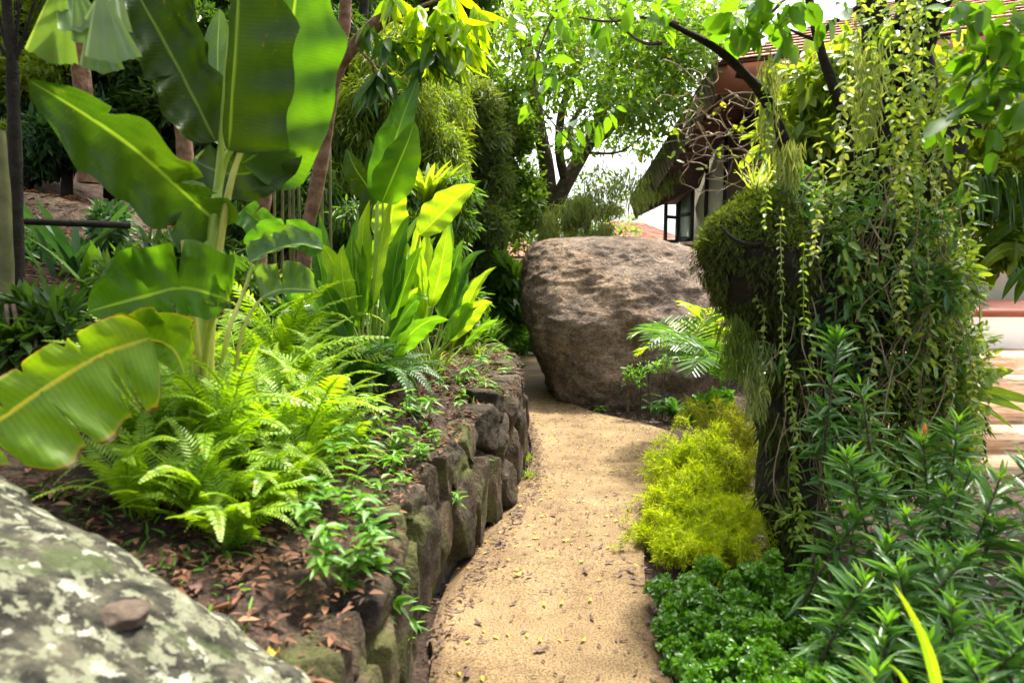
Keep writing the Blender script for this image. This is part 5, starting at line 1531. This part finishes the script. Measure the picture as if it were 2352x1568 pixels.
def frond_along(mb_, C, width, npair, lw, droop=.5):
    C = smooth(C, 12); m_ = len(C)
    mb_.tube(C, (.012, .003), 6)
    T = nrm(np.gradient(C, axis=0))
    tt = np.linspace(.12, 1, npair); P, D, N, L_ = [], [], [], []
    for t in tt:
        k = min(m_ - 1, int(t * (m_ - 1)))
        sd0 = nrm(np.cross(T[k], (0, 0, 1.0)))
        for sd in (-1, 1):
            P.append(C[k]); D.append(sd0 * sd * .8 + T[k] * .7 - np.array((0, 0, droop))); N.append(np.array((0, 0, 1.0)) + R.normal(size=3) * .15)
            L_.append(width * math.sin(math.pi * (.15 + .8 * t)) ** .6 * R.uniform(.9, 1.1))
    cloud(mb_, P, D, N, np.array(L_), lw, LANCE, .25, .35)
lp_ = thing('large_palm', 'large dark palm whose fronds arch in from the right edge', 'palm', at(2700, 1000, 4.4))
MB().tube(smooth([gnd(2750, 1150), at(2720, 800, 4.5), at(2680, 560, 4.5)], 6), (.10, .07), 9, .2).build('trunk', M_grey, lp_)
for pts in [[(2680, 560, 4.5), (2500, 430, 4.3), (2330, 385, 4.1), (2190, 405, 3.95)], [(2680, 560, 4.5), (2520, 480, 4.4), (2400, 470, 4.2), (2300, 560, 4.1)], [(2680, 560, 4.5), (2560, 380, 4.6), (2420, 280, 4.6), (2300, 260, 4.6)]]:
    m_ = MB(); frond_along(m_, [at(*q) for q in pts], .48, 46, .026, .75); m_.build('frond', M_palm, lp_)
# broad pleated leaves low right
bpp = thing('broad_palm', 'palm with wide lime pleated leaflets before the stone steps', 'palm', at(2180, 960, 3.9))
for (x, y, w) in [((2330, 850), 0, 20), ((2385, 925), 0, 16), ((2355, 945), 0, 12), ((2330, 985), 0, 6), ((2250, 800), 0, 8), ((2290, 1010), 0, 5)]:
    a = at(2185, 905, 3.9); b_ = at(x[0] * 1.0, x[1], 3.8)
    blade(MB(), smooth([a, a * .5 + b_ * .5 + up * .03, b_], 8), px2m(w, 3.9), px2m(w, 3.9), .1, .2, .05, 18, 4, 'ginger', 0, w).build('leaflet', M_ging3, bpp)
MB().tube(smooth([gnd(2150, 1250), at(2165, 1020, 3.95), at(2185, 905, 3.9)], 6), (.012, .006), 6).build('stalk', M_stem, bpp)
gp = thing('arching_plant', 'plant with arching glossy strap leaves at the right edge by the terrace wall', 'plant', at(2420, 640, 4.2))
for pts, w, mt in [([(2430, 560), (2350, 545), (2280, 580), (2215, 640)], 16, M_ging2), ([(2420, 600), (2330, 570), (2270, 600), (2240, 660)], 15, M_ban_y), ([(2440, 640), (2380, 600), (2330, 640), (2300, 690)], 14, M_ging2),
                   ([(2420, 520), (2330, 510), (2260, 560), (2200, 570)], 15, M_ging), ([(2430, 690), (2390, 640), (2350, 650), (2330, 700)], 12, M_ging2), ([(2430, 600), (2390, 560), (2340, 560), (2280, 620)], 15, M_ging), ([(2440, 500), (2380, 470), (2320, 490), (2260, 480)], 14, M_ging)]:
    blade(MB(), smooth([at(*q, 4.1 + R.uniform(-.1, .1)) for q in pts], 8), px2m(w, 4.1), px2m(w, 4.1), R.uniform(-.4, .4), .3, .05, 20, 4, 'lance', 0, w).build('leaf', mt, gp)
MB().tube(smooth([gnd(2520, 1150), at(2470, 800, 4.2), at(2430, 560, 4.15)], 6), (.03, .012), 8).build('stem', M_stem, gp)

# ------------------------------------------------------------------ low plants on the right of the path
def mound(label, name, cat, spots, mat, L_, W_, dens, tm=ROUND, group=None, bias=(0, 0, .2), stem=True):
    b = gnd(*spots[0][:2]) if len(spots[0]) == 5 else None
    c0 = at(*spots[0][:3])
    t = thing(name, label, cat, (c0[0], c0[1], 0.0), group)
    mb_ = MB(); sm = MB()
    for (x, y, Y, rx, ry) in spots:
        c = at(x, y, Y)
        rr = (px2m(rx, Y), px2m(rx, Y) * .8, px2m(ry, Y))
        clump(mb_, c, rr, dens * rx * ry / 1000, L_, W_, tm, bias, shell=.6, spread=1.3)
        for _ in range(7 if name != 'low_shrub' else 1):
            e = c + rdir(1)[0] * np.array(rr) * .7
            sm.tube(smooth([np.array((c[0] + R.uniform(-.03, .03), c[1], 0)), (c + e) / 2 - np.array((0, 0, .05)), e], 4), (.004, .0015), 4)
    sm.build('stems', M_bark, t)
    mb_.build('foliage', mat, t)
    return t
MOUND = []
for _ in range(330):
    y = R.uniform(1.9, 2.98)
    i0 = int(np.abs(PR[:, 1] - y).argmin())
    e = abs(R.normal()) * .33 if R.random() < .5 else R.uniform(0, 1.1)
    x = PR[i0][0] + .02 + min(e, 1.1)
    z = R.uniform(.02, .10) + .10 * min(1, e / .25) * R.uniform(.2, 1.3)
    px_ = 1176 + x / y * F; py_ = 0
    zz_ = z - 1.5; c_, s_ = math.cos(PITCH), math.sin(PITCH)
    fw = y * c_ - zz_ * s_; upw = y * s_ + zz_ * c_
    MOUND.append((1176 + x / fw * F, 784 - upw / fw * F, y, R.uniform(14, 38), R.uniform(12, 30)))
mound('loose glossy small leaved green bush covering the lower right edge of the path', 'low_shrub', 'shrub',
      MOUND, M_box, .019, .011, 640)
mound('bright lime small leaved shrub beside the dark fern', 'lime_shrub', 'shrub', [(1630, 935, 5.4, 50, 32), (1600, 950, 5.3, 35, 25), (1655, 915, 5.5, 30, 22)], M_lime, .035, .022, 800)
fern(gnd(1545, 965), 22, .95, 'dark green fern at the foot of the boulder', FRD, 'garden_fern', group=None)
fern(gnd(1500, 955), 12, .6, 'small dark fern next to the boulder base', FRD, 'garden_fern', group=None)
mound('small flowering shrub with tiny leaves in front of the boulder', 'flowering_shrub', 'shrub', [(1445, 862, 6.9, 16, 26), (1490, 842, 6.9, 34, 12), (1525, 835, 6.9, 20, 22), (1470, 870, 6.9, 14, 16)], M_weed, .045, .014, 190)
# yellow asparagus fern
def feathery(label, heads, mat=M_asp):
    c0 = at(*heads[0][:3])
    t = thing('asparagus_fern', label, 'fern', (c0[0], c0[1], 0), 'yellow green asparagus ferns')
    mb_ = MB(); sm = MB()
    for (x, y, Y, n) in heads:
        b = at(x, y, Y); b0 = np.array((b[0], b[1], 0.0))
        for _ in range(n):
            az = R.uniform(0, 6.28); r_ = R.uniform(.04, .27); h_ = b[2] * R.uniform(.7, 1.35) + .05
            e = b0 + np.array((r_ * math.cos(az), r_ * math.sin(az), max(.05, h_ - R.uniform(.05, .22))))
            C = smooth([b0, b0 + np.array((r_ * .3 * math.cos(az), r_ * .3 * math.sin(az), h_ * .75)), b0 + np.array((r_ * .7 * math.cos(az), r_ * .7 * math.sin(az), h_)), e], 8)
            sm.tube(C, (.0030, .0012), 4)
            m_ = len(C)
            for q in range(4):
                k = np.arange(m_ // 4, m_)
                P = C[k] + R.normal(size=(len(k), 3)) * .006
                T = nrm(np.gradient(C, axis=0))[k]
                D = nrm(rdir(len(k)) * .9 + T * .7)
                for rep in range(2):
                    Lf = .045 * R.uniform(.5, 1.2, len(k))
                    cloud(mb_, P + D * Lf[:, None] * .5 * rep, nrm(D + rdir(len(k)) * .6), rdir(len(k)), Lf * .8, .0048, LANCE, .1, .2)
    sm.build('stems', M_ystem, t); mb_.build('foliage', mat, t)
feathery('yellow asparagus fern spilling over the path edge', [(1540, 1090, 4.15, 14), (1580, 1060, 4.2, 16), (1625, 1030, 4.3, 18), (1600, 1110, 4.0, 16), (1650, 1080, 4.15, 16), (1530, 1160, 3.85, 12), (1570, 1150, 3.85, 16), (1625, 1140, 3.85, 18)])
feathery('yellow asparagus fern directly above the glossy green bush', [(1660, 1170, 3.7, 18), (1600, 1190, 3.65, 16), (1550, 1215, 3.6, 12), (1500, 1240, 3.6, 9), (1700, 1200, 3.5, 18), (1640, 1220, 3.5, 16), (1590, 1240, 3.5, 14), (1690, 1250, 3.35, 12), (1620, 1270, 3.3, 14), (1560, 1270, 3.35, 12)])
feathery('olive asparagus fern deeper in the shade by the trunk', [(1640, 980, 4.6, 26), (1700, 1010, 4.4, 28), (1690, 1090, 4.0, 28)], foliage('asparagus_fern_olive', (.10, .14, .008), (.24, .27, .012), tr=.4, rough=.7, spec=.2))

# willow-leaved shrubs
def willowy(label, shoots, seed=0, group='narrow leaved shrubs at the lower right'):
    b = shoots[0]; g0 = at(b[0], b[1], b[2])
    t = thing('narrow_leaved_shrub', label, 'shrub', (g0[0], g0[1], 0), group)
    sm, lf, ny = MB(), MB(), MB()
    for (x, y, Y, ln, dens) in shoots:
        tip = at(x, y, Y)
        lean = np.array((R.uniform(-.14, .14), R.uniform(-.1, .1), 0))
        b0 = np.array((tip[0], tip[1], 0)) - lean * 1.6
        b0[2] = max(0.0, tip[2] - 1.3)
        C = smooth([b0, b0 * .55 + tip * .45 - lean * .3, tip], 12)
        sm.tube(C, (.008, .003), 6)
        d = np.linalg.norm(np.diff(C, axis=0), axis=1); Lc = np.concatenate([[0], np.cumsum(d)]); tot = Lc[-1]
        n = int(dens * 62)
        s = tot - ln * R.random(n) ** 1.25
        s = np.sort(s.clip(.02, tot))
        P = np.stack([np.interp(s, Lc, C[:, c]) for c in range(3)], 1)
        az = np.arange(n) * 2.4 + R.normal(size=n) * .3
        k = (tot - s) / ln
        el = 1.0 - 1.5 * k
        D = np.stack([np.cos(az) * np.cos(el), np.sin(az) * np.cos(el), np.sin(el)], 1) + R.normal(size=(n, 3)) * .15
        Lf = np.interp(k, [0, .12, .5, 1], [.06, .12, .135, .11]) * R.uniform(.8, 1.15, n)
        top = k < .07
        N = nrm(np.array((0, 0, 1.0)) + R.normal(size=(n, 3)) * .3)
        cloud(lf, P[~top], D[~top], N[~top], Lf[~top], Lf[~top] * .165 * R.uniform(.8, 1.25, (~top).sum()), LANCE9, .3, .26)
        if top.any(): cloud(ny, P[top], D[top], N[top], Lf[top], Lf[top] * .17, LANCE9, .25, .15)
    sm.build('stems', M_bark, t); lf.build('leaves', M_ole, t)
    if ny.n: ny.build('young_leaves', M_ole_y, t)
    return t
willowy('narrow leaved shrub with the tallest shoot before the vines', [(1925, 770, 2.75, .5, 1.1), (1890, 930, 2.8, .4, .8), (1975, 880, 2.8, .45, .9)])
willowy('narrow leaved shrub left of the sunlit vines, chest high shoots', [(1945, 1040, 2.5, .5, 1.2), (2010, 1080, 2.55, .5, 1.1), (1900, 1100, 2.7, .5, .8), (1980, 1180, 2.45, .45, 1.0)])
willowy('narrow leaved shrub with an orange bud under the lime palm', [(2120, 1010, 2.6, .5, 1.1), (2200, 960, 2.6, .45, .9), (2230, 1080, 2.5, .5, 1.1), (2170, 1130, 2.45, .5, 1.0)])
willowy('narrow leaved shrub at the right edge before the stone steps', [(2300, 1090, 2.35, .55, 1.2), (2360, 1050, 2.3, .55, 1.2), (2390, 1160, 2.2, .55, 1.2), (2290, 1200, 2.3, .5, 1.1), (2345, 1310, 2.1, .5, 1.0)])
willowy('narrow leaved shrub in the shade beside the dark mound', [(1990, 1330, 2.2, .45, 1.1), (2060, 1290, 2.15, .5, 1.2), (1930, 1430, 2.15, .4, .8), (2040, 1420, 2.0, .45, 1.0)])
willowy('narrow leaved shrub in the lower right corner', [(2190, 1380, 1.95, .5, 1.3), (2280, 1420, 1.85, .5, 1.3), (2130, 1470, 1.85, .45, 1.1), (2360, 1470, 1.75, .5, 1.3), (2230, 1530, 1.7, .45, 1.1), (2020, 1540, 1.85, .4, 1.0)])
willowy('narrow leaved shrub between vines and corner with slender dark stems', [(2080, 1180, 2.4, .5, 1.1), (2140, 1270, 2.2, .5, 1.1), (2230, 1270, 2.1, .5, 1.1), (2040, 1240, 2.3, .45, .9)])
bud = MB(); bb = at(2122, 1000, 2.58)
bud.tube(smooth([bb, bb + np.array((.002, 0, .025)), bb + np.array((.0, 0, .05))], 4), (.004, .010, .002), 8)
bud.build('orange_bud', M_orange, [o_ for o_ in sc.objects if o_.get('label', '').endswith('under the lime palm')][0])
tuft(1950, 1400, 2.7, 60, .22, .012, M_dmoss, 'thin grassy undergrowth at the foot of the old tree', name='grass_tuft', base=gnd(1930, 1400), spreadk=1.0)
# near grass blades
gb = thing('grass_clump', 'clump of long bright grass blades rising from the bottom right edge', 'grass', at(2170, 1800, 1.5))
for pts, w, mt in [([(2185, 1800), (2150, 1560), (2110, 1440), (2050, 1335)], 14, M_ging3), ([(2140, 1800), (2100, 1620), (2070, 1550), (2035, 1520)], 10, M_ging3), ([(2060, 1760), (2020, 1600), (1960, 1520), (1900, 1490)], 9, M_silver),
                   ([(2280, 1780), (2250, 1640), (2270, 1540)], 8, M_ging), ([(2330, 1780), (2310, 1640), (2250, 1560)], 8, M_ging)]:
    blade(MB(), smooth([at(*q, 1.5) for q in pts], 8), px2m(w, 1.5), px2m(w, 1.5), .2, .35, .02, 26, 3, 'lance', 0, w).build('blade', mt, gb)

# ------------------------------------------------------------------ weeds on the wall and soil
WG = 'small weeds growing on the stone wall'
def weed(p, n, L_, W_, label, mat=M_weed, h=.12, name='weed'):
    mb_ = MB()
    top = p + np.array((R.uniform(-.02, .02), R.uniform(-.04, 0), h))
    C = smooth([p, (p + top) / 2 + R.normal(size=3) * .01, top], 5)
    mb_.tube(C, (.0025, .0012), 4)
    t = R.random(n) ** .6
    P = p + (top - p) * t[:, None]
    az = np.arange(n) * 2.4
    D = np.stack([np.cos(az), np.sin(az), R.uniform(-.1, .8, n)], 1)
    cloud(mb_, P, D, nrm(np.array((0, 0, 1)) + R.normal(size=(n, 3)) * .3), L_ * R.uniform(.6, 1.1, n), W_ * R.uniform(.8, 1.1, n), LANCE9, .25, .4)
    return tag(mb_.build(name, mat, origin=p), label, 'weed', WG)
for (x, y, Y, n, h_, lab) in [(845, 1250, 2.15, 18, .16, 'tall broad weed over the leaning wall stone'), (800, 1380, 2.05, 16, .12, 'weed growing beside the angular stone'), (850, 1300, 2.1, 18, .14, 'dense weed on the near wall top'), (900, 1370, 2.25, 18, .14, 'dense bright weed arching over the near wall face'), (940, 1460, 2.4, 14, .14, 'bright weed hanging beside the path edge near the viewer'), (700, 1230, 2.0, 16, .12, 'weed below the hanging fern fronds'), (770, 1090, 2.5, 16, .14, 'weed right of the bright fern patch'), (840, 1060, 2.9, 14, .12, 'small weed on open soil above the wall stones'), (960, 960, 3.7, 14, .12, 'weed on open soil near the wall corner'),
                        (790, 1215, 2.1, 14, .14, 'weed with pointed leaves just right of the fern patch'), (815, 1320, 2.05, 14, .10, 'weed halfway down the near wall top'), (870, 1350, 2.2, 16, .12, 'bushy weed in the near wall joints'),
                        (905, 1420, 2.3, 14, .10, 'weed with bright leaves over the near wall face'), (870, 1440, 2.2, 12, .10, 'lower weed on the near wall end'), (925, 1500, 2.4, 10, .08, 'lowest weed at the wall foot by the path'),
                        (820, 1140, 2.6, 12, .15, 'upright weed beside the tall leaning wall stone'), (870, 1160, 2.7, 10, .12, 'weed at the top of the leaning wall stone'), (1010, 910, 4.0, 12, .16, 'pale star shaped weed on the bare soil edge'),
                        (960, 1090, 3.2, 9, .12, 'small weed in the joint between tall wall stones'), (1020, 1120, 3.6, 8, .08, 'tiny weed on a wall stone near the path'), (880, 1000, 3.2, 10, .12, 'weed on the bare soil of the bed'),
                        (985, 1010, 3.5, 8, .08, 'small weed on the wall top near the round stones'), (740, 1160, 2.15, 16, .10, 'leafy weed between fern patch and wall'), (930, 960, 3.4, 12, .14, 'broad weed on the soil behind the wall top')]:
    weed(at(x, y, Y), n, .075, .024, lab, h=h_)
for k, (x, y, Y) in enumerate([(835, 1200, 2.3), (880, 1260, 2.25), (760, 1280, 2.0), (860, 1400, 2.15), (910, 1100, 3.0), (985, 960, 3.6), (1060, 930, 4.2), (930, 1030, 3.2), (860, 960, 3.2), (1075, 880, 4.6), (800, 1040, 2.7), (740, 1330, 1.95), (1110, 850, 5.0)]):
    weed(at(x, y, Y), 16, .085, .026, ['spreading weed by the fern tips', 'spreading weed above the wide wall stone', 'spreading weed over the rusty leaf litter', 'spreading weed above the lowest wall stones', 'spreading weed in the wall top shade', 'spreading weed at the narrow part of the bare soil', 'spreading weed on the pale mulch near the wall curve', 'spreading weed in the middle of the bare soil', 'spreading weed right of the deeper green ferns', 'spreading weed before the far grass tufts', 'spreading weed at the right tip of the fern patch', 'spreading weed left of the angular stone', 'spreading weed on the far end of the wall top'][k], h=.11)
for k in range(34):
    s = R.uniform(1.1, smax - .4); p, t, n_ = wall_at(s); hz_ = wall_h(p[1])
    top_ = R.random() < .65
    p = p + n_ * (R.uniform(.10, .25) if top_ else .0) + np.array((0, 0, hz_ - .02 if top_ else hz_ * R.uniform(.35, .8)))
    o_ = weed(p, int(R.integers(8, 16)), .060, .018, 'small leafy weed rooted between stones of the retaining wall', h=R.uniform(.04, .10))
    o_['group'] = 'weeds rooted between the wall stones'
for k in range(16):
    s = R.uniform(1.6, smax - .6); p, t, n_ = wall_at(s)
    p = p + n_ * R.uniform(.22, .6); p[2] = bed_z(p[0], p[1])
    b = p; n = 26
    D = nrm(rdir(n) * .7 + np.array((.25, 0, .7))); mb = MB()
    for q in range(n):
        tt_ = np.linspace(0, 1, 6)[:, None]; L_ = R.uniform(.10, .26)
        C = b + D[q] * L_ * tt_ - np.array((0, 0, 1.0)) * L_ * .7 * tt_ ** 2
        S = nrm(np.cross(D[q], (0, 0, 1.0))); w_ = .0045 * np.array([.6, 1, 1, .8, .5, .05])[:, None]
        V = np.stack([C - S * w_, C + S * w_], 1).reshape(-1, 3); ii = np.arange(5) * 2
        mb.add(V, np.stack([ii, ii + 1, ii + 3, ii + 2], 1))
    tag(mb.build('grass_tuft', M_weed, origin=b), 'thin green grass tuft on the bare soil behind the wall top', 'grass', 'thin grass tufts on the bare soil')
weed(gnd(1380, 945), 12, .10, .03, 'small rosette weed in the soil before the boulder', h=.06)
weed(at(1128, 800, 5.6), 24, .10, .008, 'slim dark stemmed weed on the far wall top', h=.22)
for (x, y, lab) in [(1215, 1060, 'tuft of yellow grass between wall foot and path bend'), (1055, 1275, 'dark grass tuft at the wall foot'), (1222, 1100, 'low yellow grass tuft hugging the wall foot')]:
    tuft(x, y, 4, 60, .13, .006, M_yfol if x > 1100 else M_fern_d, lab, name='grass_tuft', base=gnd(x - 6, y), cat='grass', spreadk=.9)
for (x, y, lab) in [(1060, 790, 'grassy tuft with drooping blades on the far bed edge'), (1000, 850, 'long drooping yellow green grass tuft at the ginger foot'), (1090, 820, 'short grass tuft near the far wall top'), (940, 860, 'grass tuft between ferns and lime ginger')]:
    tuft(x, y, 5, 34, .42, .014, M_yfol, lab, name='grass_tuft', base=bedpt(x, y), cat='grass', spreadk=.7, droop=.8)

# ------------------------------------------------------------------ litter
def on_path(n, y0, y1):
    out = []
    k = R.uniform(0, 1, n)
    for t in k:
        f = 14 + t * (len(PL) - 30)
        i0 = int(f)
        u = R.uniform(.03, .97)
        a = PL[i0] * (1 - u) + PR[i0] * u
        out.append((a[0], a[1], .030))
    return np.array(out)
def flat_leaves(mb_, P, L_, W_):
    n = len(P)
    az = R.uniform(0, 6.28, n)
    D = np.stack([np.cos(az), np.sin(az), R.uniform(-.05, .12, n)], 1)
    N = nrm(np.array((0, 0, 1)) + R.normal(size=(n, 3)) * .15)
    cloud(mb_, P, D, N, L_ * R.uniform(.6, 1.3, n), W_ * R.uniform(.7, 1.2, n), LANCE, .3, .1)
P = on_path(2600, 0, 0)
P = P[(R.random(len(P)) < np.interp(P[:, 1], [1, 3, 4, 9], [.04, .12, .55, 1.0]))]
mb = MB(); h_ = int(len(P) * .8)
flat_leaves(mb, P[:h_], .030, .009)
tag(mb.build('leaf_litter', M_dead2), 'tiny brown leaf scraps strewn over the sandy path', 'leaf litter', kind='stuff')
mb = MB(); flat_leaves(mb, P[h_:], .030, .014)
tag(mb.build('leaf_litter', M_yel), 'tiny yellow leaf scraps strewn over the sandy path', 'leaf litter', kind='stuff')
FLG = 'larger fallen leaves on the path'
for (x, y, sz, key) in [(1240, 1493, .06, 'd'), (1073, 1548, .06, 'd'), (1035, 1450, .03, 'd'), (1050, 1465, .035, 'd'), (1100, 1430, .05, 'd'), (1345, 1312, .06, 'd'), (1190, 1318, .05, 'y'), (1445, 1170, .06, 'd'), (1270, 1182, .055, 'd'),
                        (1290, 1385, .035, 'y'), (1250, 1388, .035, 'y'), (1215, 1322, .04, 'd'), (1355, 1378, .035, 'y'), (1340, 1470, .035, 'y'), (1240, 1470, .03, 'y'), (1180, 1385, .04, 'd'), (1085, 1388, .03, 'd'), (1400, 1290, .05, 'd'),
                        (1450, 1310, .05, 'd'), (1360, 1420, .04, 'd'), (1290, 1560, .03, 'd'), (1460, 1545, .03, 'd'), (1160, 1295, .04, 'd'), (1330, 1150, .05, 'd'), (1230, 1235, .05, 'y'), (1300, 1240, .05, 'y'), (1380, 1255, .04, 'd')]:
    p = gnd(x, y, .03)
    mb = MB(); az = R.uniform(0, 6.28)
    C = np.array([p + np.array((math.cos(az), math.sin(az), 0)) * sz * (t - .5) + np.array((0, 0, .004 + .010 * (t - .5) ** 2 * 4)) for t in np.linspace(0, 1, 8)])
    blade(mb, C, sz * .22, sz * .2, 0, -.35, .2, 12, 3, 'lance', 0, x * .1, side=(-math.sin(az), math.cos(az), .1))
    o_ = mb.build('fallen_leaf', M_dead2 if key == 'd' else M_yel, origin=p)
    tag(o_, 'curled dark brown fallen leaf lying on the sandy path' if key == 'd' else 'yellow fallen leaf lying on the sandy path', 'leaf', FLG)
# litter between wall and path
P = []
for _ in range(1300):
    s = R.uniform(.9, smax); p, t, n_ = wall_at(s)
    P.append(p + n_ * (-.09 + .035 * abs(R.normal()) * R.choice([-1, 1])) + np.array((0, 0, .03 + R.uniform(-.015, .02))))
mb = MB(); flat_leaves(mb, np.array(P), .035, .012)
tag(mb.build('wall_foot_litter', M_dead2), 'dark dead leaves gathered along the foot of the wall', 'leaf litter', kind='stuff')
# litter on the bed
P = []
while len(P) < 24000:
    s = R.uniform(1.0, smax); p, t, n_ = wall_at(s)
    d = R.uniform(.05, 3.0) ** 1.0
    q = p + n_ * d
    P.append((q[0], q[1], bed_z(q[0], q[1]) + R.uniform(.006, .035)))
mb = MB(); flat_leaves(mb, np.array(P)[:16000], .034, .012); flat_leaves(mb, np.array(P)[16000:], .055, .022)
tag(mb.build('bed_litter', M_dead), 'reddish brown dead leaves and mulch covering the raised bed', 'leaf litter', kind='stuff')
P = []
for _ in range(5200):
    x, y = R.uniform(.5, 4.6), R.uniform(1.2, 9)
    i0 = int(np.abs(PR[:, 1] - y).argmin())
    if x < PR[i0][0] - .10 * abs(R.normal()) ** 1.5 and y < 7.2: continue
    if y > 7.3 and x < 1.0: continue
    P.append((x, y, max(base_z(x, y), .024 if x < PR[i0][0] + .01 else -9) + R.uniform(.0, .03)))
mb = MB(); flat_leaves(mb, np.array(P), .05, .018)
tag(mb.build('right_bed_litter', M_dead2), 'dark leaf litter on the soil right of the path', 'leaf litter', kind='stuff')
mb = MB(); P = []
while len(P) < 2600:
    s = R.uniform(1.0, smax); p, t, n_ = wall_at(s)
    q = p + n_ * R.uniform(.12, 2.2)
    if n3(q, 1.6, 9) + .25 * n3(q, 7, 3) > .10: P.append((q[0], q[1], bed_z(q[0], q[1])))
P = np.array(P); n = len(P)
cloud(mb, P, nrm(rdir(n) * .8 + np.array((0, 0, .9))), rdir(n) * .5 + np.array((0, 0, .6)), .038 * R.uniform(.5, 1.5, n), .010, LANCE, .2, .4)
tag(mb.build('ground_cover', M_weed), 'sparse tiny green seedlings spread over the raised bed', 'ground cover', kind='stuff')
P = []
while len(P) < 7000:
    x, y = R.uniform(-8, -2.2), R.uniform(3.5, 9.3)
    z = bed_z(x, y)
    if y > 5.4 and x < -2.4: z += .1 + .62 / (1 + math.exp(-(y - 6.0) * 5)) * min(1, max(0, (-2.5 - x) / 1.0)) + .02
    P.append((x, y, z + R.uniform(0, .03)))
mb = MB(); flat_leaves(mb, np.array(P), .08, .022)
tag(mb.build('bank_litter', M_dead), 'dry brown leaves covering the shady bank', 'leaf litter', kind='stuff')
# larger dead leaves near the lichened rock
for (x, y, sz, lab, mt) in [(405, 1285, .07, 'tan curled dead leaf at the rock edge below the ferns', M_dead), (505, 1395, .06, 'rounded reddish dead leaf beside the lichened rock', M_dead), (450, 1345, .06, 'dark dead leaf between rock and angular stone', M_dead2),
                            (540, 1240, .06, 'rusty dead leaf below the small drooping fern', M_dryred), (575, 1300, .05, 'rusty curled strip of bark on the soil', M_dryred), (630, 1500, .03, 'small yellow leaf at the edge of the lichened rock', M_yel)]:
    p = bedpt(x, y); p = at(x, y, max(1.5, p[1] - .04))
    mb = MB(); az = R.uniform(0, 6.28)
    C = np.array([p + np.array((math.cos(az), math.sin(az), .1)) * sz * (t - .5) + np.array((0, 0, .02 * (t - .5) ** 2 * 4)) for t in np.linspace(0, 1, 8)])
    blade(mb, C, sz * .35, sz * .3, 0, -.35, .3, 12, 3, 'ginger', 0, x * .1, side=(-math.sin(az), math.cos(az), .3))
    tag(mb.build('dead_leaf', mt, origin=p), lab, 'leaf')
print('faces', sum(len(o_.data.polygons) for o_ in sc.objects if o_.type == 'MESH'))
